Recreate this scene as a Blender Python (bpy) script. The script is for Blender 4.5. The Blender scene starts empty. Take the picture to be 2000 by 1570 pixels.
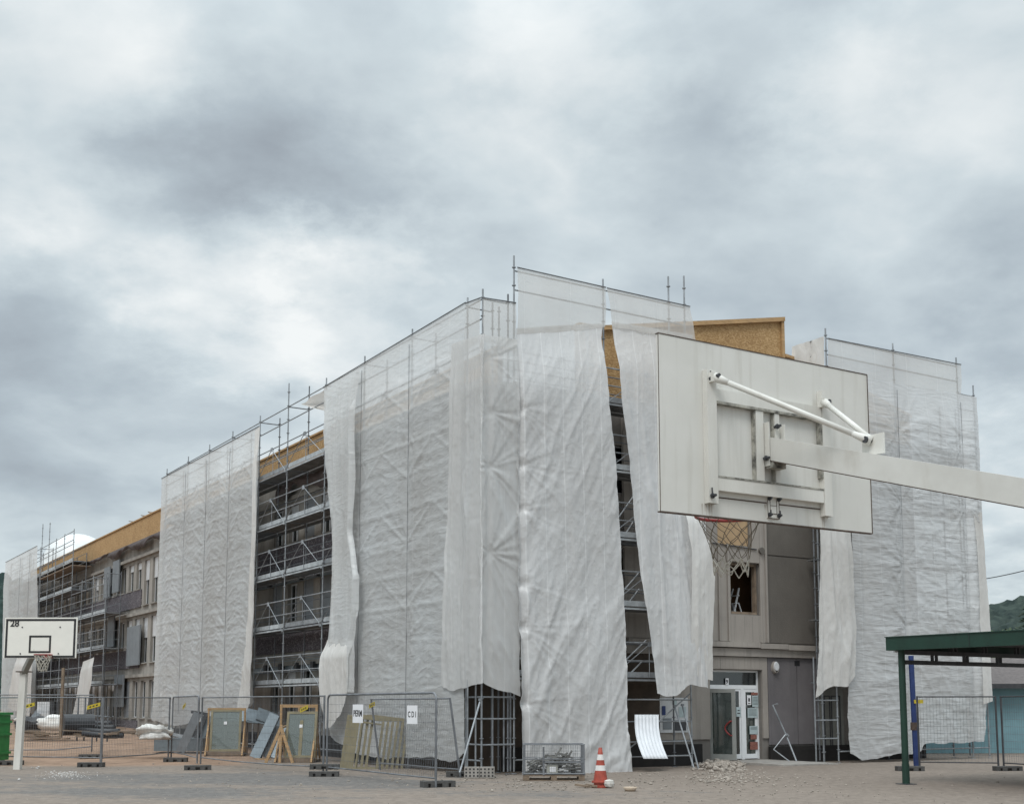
import bpy, math, random
import numpy as np
from mathutils import Vector, Matrix
random.seed(7)
R = math.radians
# ------------------------------------------------------------------ camera, world, sun, exposure
F = 2400.0; EYE = 1.70; PITCH = R(6.8); HOR = 1380.0
YP = HOR - F*math.tan(PITCH)
scene = bpy.context.scene
col = scene.collection
cd = bpy.data.cameras.new('camera'); cam = bpy.data.objects.new('camera', cd); col.objects.link(cam)
cd.sensor_width = 36; cd.sensor_fit = 'HORIZONTAL'; cd.lens = F/2000*36
cd.shift_y = (YP-785)/2000; cd.clip_end = 4000; cd.clip_start = 0.1
cam.location = (0, 0, EYE); cam.rotation_euler = (R(90)+PITCH, 0, 0)
scene.camera = cam

def ray(px, py):
    x = (px-1000)/F; y = (YP-py)/F
    c, s = math.cos(PITCH), math.sin(PITCH)
    return Vector((x, c-s*y, s+c*y))

world = bpy.data.worlds.new("World"); scene.world = world; world.use_nodes = True
def setup_world():
    nt = world.node_tree; N = nt.nodes; L = nt.links; N.clear()
    out = N.new('ShaderNodeOutputWorld'); bg = N.new('ShaderNodeBackground')
    tc = N.new('ShaderNodeTexCoord')
    sep = N.new('ShaderNodeSeparateXYZ'); L.new(tc.outputs['Generated'], sep.inputs[0])
    def M(op, a, b=None, c=None, clamp=False):
        n = N.new('ShaderNodeMath'); n.operation = op; n.use_clamp = clamp
        for i, v in enumerate((a, b, c)):
            if v is None: continue
            if isinstance(v, (int, float)): n.inputs[i].default_value = v
            else: L.new(v, n.inputs[i])
        return n.outputs[0]
    zc = M('MAXIMUM', sep.outputs[2], 0.0)
    zz = M('ADD', zc, 0.30)
    cmb = N.new('ShaderNodeCombineXYZ')
    L.new(M('DIVIDE', sep.outputs[0], zz), cmb.inputs[0]); L.new(M('DIVIDE', sep.outputs[1], zz), cmb.inputs[1])
    def noise(scale, detail, rough, off, dist=0.0):
        mp = N.new('ShaderNodeMapping'); mp.inputs['Location'].default_value = off
        L.new(cmb.outputs[0], mp.inputs[0])
        n = N.new('ShaderNodeTexNoise'); n.inputs['Scale'].default_value = scale
        n.inputs['Detail'].default_value = detail; n.inputs['Roughness'].default_value = rough
        n.inputs['Distortion'].default_value = dist
        L.new(mp.outputs[0], n.inputs['Vector']); return n
    n1 = noise(1.15, 9, 0.5, (3.1, 1.7, 0), 0.15); n2 = noise(3.0, 9, 0.5, (7.3, 2.2, 0), 0.2)
    # warped direction for the larger cloud masses
    warp = N.new('ShaderNodeVectorMath'); warp.operation = 'MULTIPLY_ADD'
    nw = noise(2.4, 9, 0.62, (0.4, 5.0, 0)); L.new(nw.outputs['Color'], warp.inputs[0])
    warp.inputs[1].default_value = (0.34,)*3; L.new(tc.outputs['Generated'], warp.inputs[2])
    def blob(px, py, r, amp):
        d = ray(px, py).normalized()+Vector((0.17, 0.17, 0.17))
        v = N.new('ShaderNodeVectorMath'); v.operation = 'DISTANCE'
        L.new(warp.outputs[0], v.inputs[0]); v.inputs[1].default_value = d
        mr = N.new('ShaderNodeMapRange'); mr.interpolation_type = 'SMOOTHERSTEP'
        L.new(v.outputs['Value'], mr.inputs[0])
        mr.inputs[1].default_value = 0; mr.inputs[2].default_value = r
        mr.inputs[3].default_value = amp; mr.inputs[4].default_value = 0
        return mr.outputs[0]
    n3 = noise(8.0, 9, 0.55, (1.3, 9.2, 0), 0.2)
    s = M('MULTIPLY_ADD', n1.outputs['Fac'], 0.80, 0.155)
    s = M('ADD', s, M('MULTIPLY', M('SUBTRACT', n2.outputs['Fac'], 0.5), 0.75))
    s = M('ADD', s, M('MULTIPLY', M('SUBTRACT', n3.outputs['Fac'], 0.5), 0.28))
    n4 = noise(2.6, 5, 0.55, (11.3, 4.4, 0), 0.25)
    s = M('ADD', s, M('MULTIPLY', M('SUBTRACT', 0.26, M('ABSOLUTE', M('MULTIPLY', M('SUBTRACT', n4.outputs['Fac'], 0.5), 2.0))), 0.42))
    for b in BLOBS: s = M('ADD', s, blob(*b))
    ramp = N.new('ShaderNodeValToRGB'); L.new(s, ramp.inputs[0])
    cr = ramp.color_ramp; cr.elements[0].position = 0.16; cr.elements[0].color = (0.315, 0.355, 0.392, 1)
    cr.elements[1].position = 1.0; cr.elements[1].color = (0.85, 0.875, 0.87, 1)
    e = cr.elements.new(0.44); e.color = (0.425, 0.487, 0.528, 1)
    e = cr.elements.new(0.68); e.color = (0.575, 0.645, 0.675, 1)
    # overcast skies brighten toward the zenith
    gain = N.new('ShaderNodeMapRange'); gain.interpolation_type = 'SMOOTHSTEP'
    L.new(sep.outputs[2], gain.inputs[0]); gain.inputs[1].default_value = 0.45; gain.inputs[2].default_value = 0.95
    gain.inputs[3].default_value = 1.0; gain.inputs[4].default_value = ZEN
    mul = N.new('ShaderNodeVectorMath'); mul.operation = 'SCALE'
    L.new(ramp.outputs[0], mul.inputs[0]); L.new(gain.outputs[0], mul.inputs['Scale'])
    sky = N.new('ShaderNodeTexSky'); sky.sky_type = 'NISHITA'; sky.sun_disc = False
    sky.sun_elevation = SUN_EL; sky.sun_rotation = SUN_ROT
    sm = N.new('ShaderNodeVectorMath'); sm.operation = 'SCALE'; sm.inputs['Scale'].default_value = 0.008
    L.new(sky.outputs[0], sm.inputs[0])
    ad = N.new('ShaderNodeVectorMath'); ad.operation = 'ADD'
    L.new(mul.outputs[0], ad.inputs[0]); L.new(sm.outputs[0], ad.inputs[1])
    L.new(ad.outputs[0], bg.inputs[0]); bg.inputs[1].default_value = 1.0
    L.new(bg.outputs[0], out.inputs[0])
ZEN = 3.3
SUN_EL = R(52); SUN_ROT = R(200)
BLOBS = [(500, 590, .13, .34), (720, 640, .12, .26), (330, 450, .09, .16), (50, 500, .11, .20), (850, 560, .07, .14),
         (430, 340, .15, -.26), (720, 420, .13, -.20), (620, 130, .18, -.10), (60, 640, .09, -.14), (200, 800, .16, -.07), (460, 800, .11, -.04), (100, 960, .1, -.05),
         (1330, 280, .11, -.12), (1950, 640, .11, -.14), (1590, 190, .13, .26), (1950, 100, .14, .10), (70, 150, .15, .18), (1080, 20, .12, .18), (1960, 880, .08, .14), (1985, 1150, .09, .28), (1750, 480, .12, .08)]
setup_world()
sl = bpy.data.lights.new('sun', 'SUN'); sun = bpy.data.objects.new('sun', sl); col.objects.link(sun)
sl.energy = 1.4; sl.angle = R(24); sl.color = (1.0, 0.97, 0.93)
# sun high behind the camera's left shoulder
sd = Vector((math.sin(SUN_ROT)*math.cos(SUN_EL), math.cos(SUN_ROT)*math.cos(SUN_EL), math.sin(SUN_EL)))
sun.rotation_euler = (-sd).to_track_quat('-Z', 'Y').to_euler(); sun.location = (0, -5, 30)
scene.view_settings.view_transform = 'Standard'; scene.view_settings.look = 'None'
scene.view_settings.exposure = 0.05; scene.view_settings.gamma = 1
scene.cycles.max_bounces = 8; scene.cycles.transparent_max_bounces = 16
try: scene.cycles.use_denoising = True
except Exception: pass

# ------------------------------------------------------------------ frames
UL = Vector((-1490/F, 1/math.cos(PITCH), 0)).normalized()    # along the long facade, away
UR = Vector((UL.y, -UL.x, 0))                               # along the end facade, away to the right
ROTB = math.atan2(UR.y, UR.x)
CAMP = Vector((0, 0, EYE))
def ground(px, py, z=0.0):
    d = ray(px, py); t = (z-EYE)/d.z
    return CAMP+d*t
C0 = ground(942, 1513)
def W(a, b, z=0.0): return C0+UL*a+UR*b+Vector((0, 0, z))
def unp(px, py, plane, off):
    """pixel -> (p, z) on a real vertical plane: 'L' is b = off (p = a), 'R' is a = off (p = b)"""
    n = UR if plane == 'L' else UL
    d = ray(px, py); t = ((C0-CAMP).dot(n)+off)/d.dot(n)
    q = CAMP+d*t-C0
    return (q.dot(UL if plane == 'L' else UR), q.z)
def PW(plane, off, p, z): return W(p, off, z) if plane == 'L' else W(off, p, z)
def LA(px, py=1100, off=0.0): return unp(px, py, 'L', off)[0]
def RB(px, py=1000, off=0.0): return unp(px, py, 'R', off)[0]
def at_depth(px, py, Y):
    d = ray(px, py); return CAMP+d*(Y/d.y)

# ------------------------------------------------------------------ materials
MATS = {}
def node_mat(name):
    m = bpy.data.materials.new(name); m.use_nodes = True
    return m, m.node_tree.nodes, m.node_tree.links, m.node_tree.nodes['Principled BSDF']
def mat(name, c, rough=0.7, metal=0.0, var=0.25, scale=6.0, bump=0.0, bscale=None, stretch=(1, 1, 1), c2=None, spec=0.5, detail=8, coat=0, thr=(0.3, 0.7)):
    if name in MATS: return MATS[name]
    m, N, L, b = node_mat(name)
    tc = N.new('ShaderNodeTexCoord'); mp = N.new('ShaderNodeMapping'); mp.inputs['Scale'].default_value = stretch
    L.new(tc.outputs['Object'], mp.inputs[0])
    n = N.new('ShaderNodeTexNoise'); n.inputs['Scale'].default_value = scale; n.inputs['Detail'].default_value = detail
    n.inputs['Roughness'].default_value = 0.62
    L.new(mp.outputs[0], n.inputs['Vector'])
    r = N.new('ShaderNodeValToRGB'); L.new(n.outputs['Fac'], r.inputs[0])
    r.color_ramp.elements[0].position = thr[0]; r.color_ramp.elements[1].position = thr[1]
    c2 = c2 or tuple(x*(1-var) for x in c)
    r.color_ramp.elements[0].color = (*c2, 1); r.color_ramp.elements[1].color = (*[min(1, x*(1+var*0.35)) for x in c], 1)
    L.new(r.outputs[0], b.inputs['Base Color'])
    b.inputs['Roughness'].default_value = rough; b.inputs['Metallic'].default_value = metal
    b.inputs['Specular IOR Level'].default_value = spec
    if bump:
        n2 = N.new('ShaderNodeTexNoise'); n2.inputs['Scale'].default_value = bscale or scale*5; n2.inputs['Detail'].default_value = 6
        L.new(mp.outputs[0], n2.inputs['Vector'])
        bp = N.new('ShaderNodeBump'); bp.inputs['Strength'].default_value = bump; bp.inputs['Distance'].default_value = 0.02
        L.new(n2.outputs['Fac'], bp.inputs['Height']); L.new(bp.outputs[0], b.inputs['Normal'])
    MATS[name] = m; return m

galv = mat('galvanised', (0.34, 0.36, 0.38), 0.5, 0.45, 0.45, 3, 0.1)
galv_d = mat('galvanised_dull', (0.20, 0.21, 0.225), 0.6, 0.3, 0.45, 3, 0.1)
alu = mat('aluminium_board', (0.50, 0.53, 0.55), 0.45, 0.3, 0.4, 2.5, 0.1)
steel_dark = mat('dark_steel', (0.07, 0.072, 0.078), 0.6, 0.3, 0.4, 5, 0.1)
deckm = mat('deck_board', (0.17, 0.165, 0.16), 0.8, 0.1, 0.5, 4, 0.2)
beige = mat('beige_concrete', (0.31, 0.29, 0.262), 0.9, 0, 0.45, 1.4, 0.3, 30, (1, 1, 0.35))
dark_in = mat('interior_plaster', (0.16, 0.13, 0.10), 0.9, 0, 0.3, 2)
white_pvc = mat('white_frame', (0.62, 0.63, 0.64), 0.45, 0, 0.2, 4)
grey_panel = mat('grey_panel', (0.205, 0.222, 0.238), 0.55, 0.1, 0.22, 2, 0.1)
blue_grey = mat('blue_grey_sheet', (0.24, 0.285, 0.315), 0.4, 0.4, 0.3, 2, 0.1)
timber = mat('new_timber', (0.46, 0.29, 0.14), 0.75, 0, 0.35, 3, 0.2, 30, (1, 1, 6))
old_timber = mat('old_timber', (0.24, 0.18, 0.13), 0.85, 0, 0.45, 4, 0.3)
olive = mat('bronze_frame', (0.24, 0.205, 0.12), 0.5, 0.2, 0.25, 4)
foot_plastic = mat('fence_foot', (0.085, 0.083, 0.08), 0.85, 0, 0.4, 9, 0.3)
white_paint = mat('white_paint', (0.665, 0.655, 0.615), 0.5, 0, 0.12, 3.0, 0.06, 60, (1, 1, .25), c2=(0.53, 0.515, 0.47), thr=(.28, .62))
rust_edge = mat('worn_edge', (0.10, 0.07, 0.055), 0.85, 0, 0.5, 12, 0.2)
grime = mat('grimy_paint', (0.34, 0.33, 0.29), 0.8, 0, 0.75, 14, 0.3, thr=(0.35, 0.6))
black = mat('black_paint', (0.02, 0.02, 0.022), 0.55, 0, 0.3, 6)
red = mat('red_paint', (0.30, 0.03, 0.028), 0.5, 0, 0.4, 14)
cone_red = mat('cone_orange', (0.36, 0.062, 0.038), 0.6, 0, 0.35, 9)
cone_white = mat('cone_white', (0.70, 0.68, 0.66), 0.5, 0, 0.2, 12)
cord = mat('net_cord', (0.46, 0.43, 0.37), 0.9, 0, 0.3, 30)
cord_d = mat('net_cord_dirty', (0.15, 0.125, 0.09), 0.9, 0, 0.5, 8)
green_paint = mat('green_paint', (0.008, 0.040, 0.026), 0.55, 0, 0.35, 2.5)
green_plastic = mat('green_bin', (0.02, 0.25, 0.06), 0.45, 0, 0.3, 4)
blue_paint = mat('blue_paint', (0.018, 0.04, 0.15), 0.55, 0, 0.35, 5)
turq = mat('turquoise_render', (0.21, 0.37, 0.42), 0.85, 0, 0.22, 1.2, 0.1)
tile = mat('roof_tile', (0.14, 0.12, 0.115), 0.85, 0, 0.4, 7, 0.3)
paper = mat('paper', (0.80, 0.80, 0.82), 0.6, 0, 0.05, 3)
yellow = mat('yellow_tape', (0.55, 0.42, 0.03), 0.5, 0, 0.4, 40)
brown_foil = mat('torn_membrane', (0.075, 0.055, 0.052), 0.7, 0, 0.5, 4, 0.3)
concrete = mat('concrete', (0.33, 0.31, 0.285), 0.92, 0, 0.35, 3, 0.4, 25)
stone = mat('rubble_stone', (0.38, 0.335, 0.29), 0.95, 0, 0.5, 5, 0.4, 25)
black_pipe = mat('black_plastic', (0.035, 0.036, 0.04), 0.5, 0, 0.3, 6)
dome_m = mat('dome_white', (0.70, 0.72, 0.72), 0.4, 0, 0.1, 2)
roofm = mat('roof_felt', (0.16, 0.15, 0.14), 0.9, 0, 0.3, 3)
grey_door = mat('grey_door_paint', (0.22, 0.22, 0.20), 0.6, 0, 0.2, 3)
tarp_pale = mat('cloth_offwhite', (0.72, 0.71, 0.68), 0.75, 0, 0.1, 4, 0.3)
leaf = mat('conifer_leaf', (0.035, 0.06, 0.035), 0.8, 0, 0.5, 9)

def glass_mat(name, c=(0.02, 0.025, 0.028), op=.55):
    m, N, L, b = node_mat(name)
    b.inputs['Base Color'].default_value = (*c, 1); b.inputs['Roughness'].default_value = 0.06
    b.inputs['Specular IOR Level'].default_value = 1.0; b.inputs['IOR'].default_value = 1.75
    tr = N.new('ShaderNodeBsdfTransparent'); tr.inputs[0].default_value = (0.75, 0.82, 0.80, 1)
    mx = N.new('ShaderNodeMixShader'); mx.inputs[0].default_value = 1-op
    tc = N.new('ShaderNodeTexCoord'); n = N.new('ShaderNodeTexNoise'); n.inputs['Scale'].default_value = 1.3
    L.new(tc.outputs['Object'], n.inputs['Vector'])
    bp = N.new('ShaderNodeBump'); bp.inputs['Strength'].default_value = 0.12; bp.inputs['Distance'].default_value = 0.03
    L.new(n.outputs['Fac'], bp.inputs['Height']); L.new(bp.outputs[0], b.inputs['Normal'])
    out = N['Material Output']; L.new(b.outputs[0], mx.inputs[1]); L.new(tr.outputs[0], mx.inputs[2]); L.new(mx.outputs[0], out.inputs[0])
    return m
glass = glass_mat('window_glass'); glass_d = glass_mat('door_glass', (0.055, 0.072, 0.066), .75); glass_g = glass_mat('unit_glass', (0.17, 0.20, 0.18), .7)

def osb_mat():
    m, N, L, b = node_mat('osb')
    tc = N.new('ShaderNodeTexCoord')
    mp = N.new('ShaderNodeMapping'); mp.inputs['Rotation'].default_value = (0.5, 0.4, 0.7); mp.inputs['Scale'].default_value = (1, 1.6, 2.2)
    L.new(tc.outputs['Object'], mp.inputs[0])
    v = N.new('ShaderNodeTexVoronoi'); v.inputs['Scale'].default_value = 15
    L.new(mp.outputs[0], v.inputs['Vector'])
    n = N.new('ShaderNodeTexNoise'); n.inputs['Scale'].default_value = 1.2; n.inputs['Detail'].default_value = 6; L.new(tc.outputs['Object'], n.inputs['Vector'])
    sp = N.new('ShaderNodeSeparateColor'); L.new(v.outputs['Color'], sp.inputs[0])
    ad = N.new('ShaderNodeMath'); ad.operation = 'MULTIPLY_ADD'; L.new(sp.outputs[0], ad.inputs[0]); ad.inputs[1].default_value = 0.6; 
    m2 = N.new('ShaderNodeMath'); m2.operation = 'MULTIPLY'; L.new(n.outputs['Fac'], m2.inputs[0]); m2.inputs[1].default_value = 0.5
    L.new(m2.outputs[0], ad.inputs[2])
    r = N.new('ShaderNodeValToRGB'); L.new(ad.outputs[0], r.inputs[0])
    r.color_ramp.elements[0].position = 0.1; r.color_ramp.elements[0].color = (0.24, 0.135, 0.055, 1)
    r.color_ramp.elements[1].position = 0.95; r.color_ramp.elements[1].color = (0.53, 0.355, 0.18, 1)
    e = r.color_ramp.elements.new(0.5); e.color = (0.37, 0.225, 0.095, 1)
    L.new(r.outputs[0], b.inputs['Base Color']); b.inputs['Roughness'].default_value = 0.8
    return m
osb = osb_mat()

def streak_mat(name, c, c2, grey, sc=1.0, bump=.3, rough=.92, st=(5, 5, 0.22)):
    """weathered concrete: broad blotches + fine vertical run-off stains"""
    m, N, L, b = node_mat(name)
    tc = N.new('ShaderNodeTexCoord')
    n = N.new('ShaderNodeTexNoise'); n.inputs['Scale'].default_value = 0.7*sc; n.inputs['Detail'].default_value = 9; n.inputs['Roughness'].default_value = 0.6
    L.new(tc.outputs['Object'], n.inputs['Vector'])
    mp = N.new('ShaderNodeMapping'); mp.inputs['Scale'].default_value = st; L.new(tc.outputs['Object'], mp.inputs[0])
    n2 = N.new('ShaderNodeTexNoise'); n2.inputs['Scale'].default_value = 1.0; n2.inputs['Detail'].default_value = 5; L.new(mp.outputs[0], n2.inputs['Vector'])
    r = N.new('ShaderNodeValToRGB'); L.new(n.outputs['Fac'], r.inputs[0])
    r.color_ramp.elements[0].position = 0.3; r.color_ramp.elements[0].color = (*c2, 1)
    r.color_ramp.elements[1].position = 0.7; r.color_ramp.elements[1].color = (*c, 1)
    r2 = N.new('ShaderNodeValToRGB'); L.new(n2.outputs['Fac'], r2.inputs[0])
    r2.color_ramp.elements[0].position = 0.54; r2.color_ramp.elements[0].color = (0, 0, 0, 1)
    r2.color_ramp.elements[1].position = 0.80; r2.color_ramp.elements[1].color = (0.6, 0.6, 0.6, 1)
    mx = N.new('ShaderNodeMix'); mx.data_type = 'RGBA'; L.new(r2.outputs[0], mx.inputs['Factor'])
    L.new(r.outputs[0], mx.inputs['A']); mx.inputs['B'].default_value = (*grey, 1)
    L.new(mx.outputs['Result'], b.inputs['Base Color']); b.inputs['Roughness'].default_value = rough
    n3 = N.new('ShaderNodeTexNoise'); n3.inputs['Scale'].default_value = 22; n3.inputs['Detail'].default_value = 6; L.new(tc.outputs['Object'], n3.inputs['Vector'])
    bp = N.new('ShaderNodeBump'); bp.inputs['Strength'].default_value = bump; bp.inputs['Distance'].default_value = 0.02
    L.new(n3.outputs['Fac'], bp.inputs['Height']); L.new(bp.outputs[0], b.inputs['Normal'])
    return m
wall_r = streak_mat('stained_concrete', (0.24, 0.22, 0.20), (0.165, 0.15, 0.137), (0.13, 0.12, 0.115))
wall_pink = streak_mat('pinkish_concrete', (0.37, 0.335, 0.30), (0.27, 0.243, 0.22), (0.15, 0.14, 0.13))
wall_dark = streak_mat('dark_smooth_concrete', (0.15, 0.135, 0.118), (0.105, 0.094, 0.083), (0.14, 0.125, 0.11))
wall_blue = streak_mat('purplish_concrete', (0.185, 0.172, 0.178), (0.125, 0.116, 0.121), (0.10, 0.095, 0.10))

board_paint = streak_mat('board_paint', (0.68, 0.67, 0.635), (0.60, 0.59, 0.55), (0.47, 0.45, 0.40), 2.2, .03, .5, (16, 16, 1.1))
arm_paint = streak_mat('arm_paint', (0.66, 0.655, 0.62), (0.56, 0.55, 0.515), (0.42, 0.39, 0.34), 4.0, .05, .45, (7, 7, 3))

def speckle_mat():
    m, N, L, b = node_mat('pebble_dash')
    tc = N.new('ShaderNodeTexCoord')
    v = N.new('ShaderNodeTexVoronoi'); v.inputs['Scale'].default_value = 28; L.new(tc.outputs['Object'], v.inputs['Vector'])
    sp = N.new('ShaderNodeSeparateColor'); L.new(v.outputs['Color'], sp.inputs[0])
    r = N.new('ShaderNodeValToRGB'); L.new(sp.outputs[0], r.inputs[0])
    r.color_ramp.elements[0].color = (0.05, 0.044, 0.051, 1); r.color_ramp.elements[1].color = (0.27, 0.25, 0.262, 1)
    r.color_ramp.elements[1].position = 1.0
    e = r.color_ramp.elements.new(0.75); e.color = (0.105, 0.093, 0.105, 1)
    L.new(r.outputs[0], b.inputs['Base Color']); b.inputs['Roughness'].default_value = 0.9
    return m
pebble = speckle_mat()

def tarp_mat(name, c, transp, transl, micro=0.5, strip=0.0, strip_w=0.62, warm=None, st=(0.5, 1.5, 1), rot=0.0):
    """woven translucent sheeting: see-through weave, light passing through, crinkle bump, reinforcing strips, dirt"""
    m, N, L, b = node_mat(name); N.remove(b)
    out = N['Material Output']
    uv = N.new('ShaderNodeUVMap'); uv.uv_map = 'UVMap'
    def nz(scale, detail, st, rough=0.6, dist=0.0, rot=0.0, ridged=False):
        mp = N.new('ShaderNodeMapping'); mp.inputs['Scale'].default_value = st; mp.inputs['Rotation'].default_value = (0, 0, rot); L.new(uv.outputs[0], mp.inputs[0])
        n = N.new('ShaderNodeTexNoise'); n.inputs['Scale'].default_value = scale; n.inputs['Detail'].default_value = detail
        n.inputs['Roughness'].default_value = rough; n.inputs['Distortion'].default_value = dist
        if ridged: n.noise_type = 'RIDGED_MULTIFRACTAL'; n.inputs['Offset'].default_value = 1.0; n.inputs['Gain'].default_value = 1.6
        L.new(mp.outputs[0], n.inputs['Vector']); return n.outputs['Fac']
    big = nz(0.35, 5, (1, 0.6, 1)); fine = nz(3.4, 3, st, 0.5, 0.25, rot, True); fine2 = nz(13.0, 6, (1, 1.3, 1), 0.6, 0.6)
    ramp = N.new('ShaderNodeValToRGB'); L.new(big, ramp.inputs[0])
    ramp.color_ramp.elements[0].position = 0.3; ramp.color_ramp.elements[1].position = 0.7
    ramp.color_ramp.elements[0].color = (*[x*0.84 for x in (warm or c)], 1); ramp.color_ramp.elements[1].color = (*c, 1)
    # reinforcing strips
    sx = N.new('ShaderNodeSeparateXYZ'); L.new(uv.outputs[0], sx.inputs[0])
    def M(op, a, b_=None):
        n = N.new('ShaderNodeMath'); n.operation = op
        for i, v in enumerate((a, b_)):
            if v is None: continue
            if isinstance(v, (int, float)): n.inputs[i].default_value = v
            else: L.new(v, n.inputs[i])
        return n.outputs[0]
    fr = M('FRACT', M('DIVIDE', M('ADD', sx.outputs[0], 60.31), strip_w))
    stp = M('MULTIPLY', M('LESS_THAN', fr, 0.03/strip_w), strip)
    mixc = N.new('ShaderNodeMix'); mixc.data_type = 'RGBA'; L.new(stp, mixc.inputs['Factor']); L.new(ramp.outputs[0], mixc.inputs['A'])
    mixc.inputs['B'].default_value = (0.88, 0.88, 0.88, 1)
    bp1 = N.new('ShaderNodeBump'); bp1.inputs['Strength'].default_value = micro; bp1.inputs['Distance'].default_value = 0.011
    L.new(fine, bp1.inputs['Height'])
    bp = N.new('ShaderNodeBump'); bp.inputs['Strength'].default_value = micro*0.7; bp.inputs['Distance'].default_value = 0.008
    L.new(fine2, bp.inputs['Height']); L.new(bp1.outputs[0], bp.inputs['Normal'])
    df = N.new('ShaderNodeBsdfDiffuse'); L.new(mixc.outputs['Result'], df.inputs[0]); L.new(bp.outputs[0], df.inputs['Normal'])
    gl = N.new('ShaderNodeBsdfGlossy'); gl.inputs['Roughness'].default_value = 0.38; gl.inputs[0].default_value = (0.8, 0.8, 0.8, 1); L.new(bp.outputs[0], gl.inputs['Normal'])
    tl = N.new('ShaderNodeBsdfTranslucent'); L.new(mixc.outputs['Result'], tl.inputs[0]); L.new(bp.outputs[0], tl.inputs['Normal'])
    tr = N.new('ShaderNodeBsdfTransparent')
    m0 = N.new('ShaderNodeMixShader'); m0.inputs[0].default_value = 0.07; L.new(df.outputs[0], m0.inputs[1]); L.new(gl.outputs[0], m0.inputs[2])
    m1 = N.new('ShaderNodeMixShader'); m1.inputs[0].default_value = transl; L.new(m0.outputs[0], m1.inputs[1]); L.new(tl.outputs[0], m1.inputs[2])
    m2 = N.new('ShaderNodeMixShader'); m2.inputs[0].default_value = transp; L.new(m1.outputs[0], m2.inputs[1]); L.new(tr.outputs[0], m2.inputs[2])
    tp = M('MULTIPLY', transp, M('SUBTRACT', 1.0, stp)); L.new(tp, m2.inputs[0])
    L.new(m2.outputs[0], out.inputs[0])
    return m
TC = (0.82, 0.845, 0.855); TW = (0.80, 0.795, 0.78)
t_main = tarp_mat('sheeting', TC, 0.22, 0.30, 0.6, 0.20, 1.0, TW)
t_sheer = tarp_mat('sheeting_sheer', (0.84, 0.84, 0.82), 0.34, 0.45, 0.25, 0.2, 1.5, (0.82, 0.78, 0.74))
t_strip = tarp_mat('sheeting_striped', (0.84, 0.845, 0.85), 0.09, 0.28, 0.6, 0.55, 0.62, (0.80, 0.79, 0.78), (1.2, .7, 1), .5)
t_dense = tarp_mat('sheeting_dense', (0.84, 0.83, 0.81), 0.03, 0.28, 0.6, 0.25, 0.8, (0.80, 0.77, 0.73), (1.3, .5, 1), .1)
t_curt = tarp_mat('sheeting_curtain', (0.80, .81, .81), .16, .30, .35, .2, .8, (.80, .785, .765), (1.4, .4, 1))
t_ripple = tarp_mat('sheeting_rippled', (0.76, 0.775, 0.785), 0.14, 0.28, 0.6, 0.25, 0.85, (0.74, 0.735, 0.725), (.35, 2.0, 1))

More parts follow.
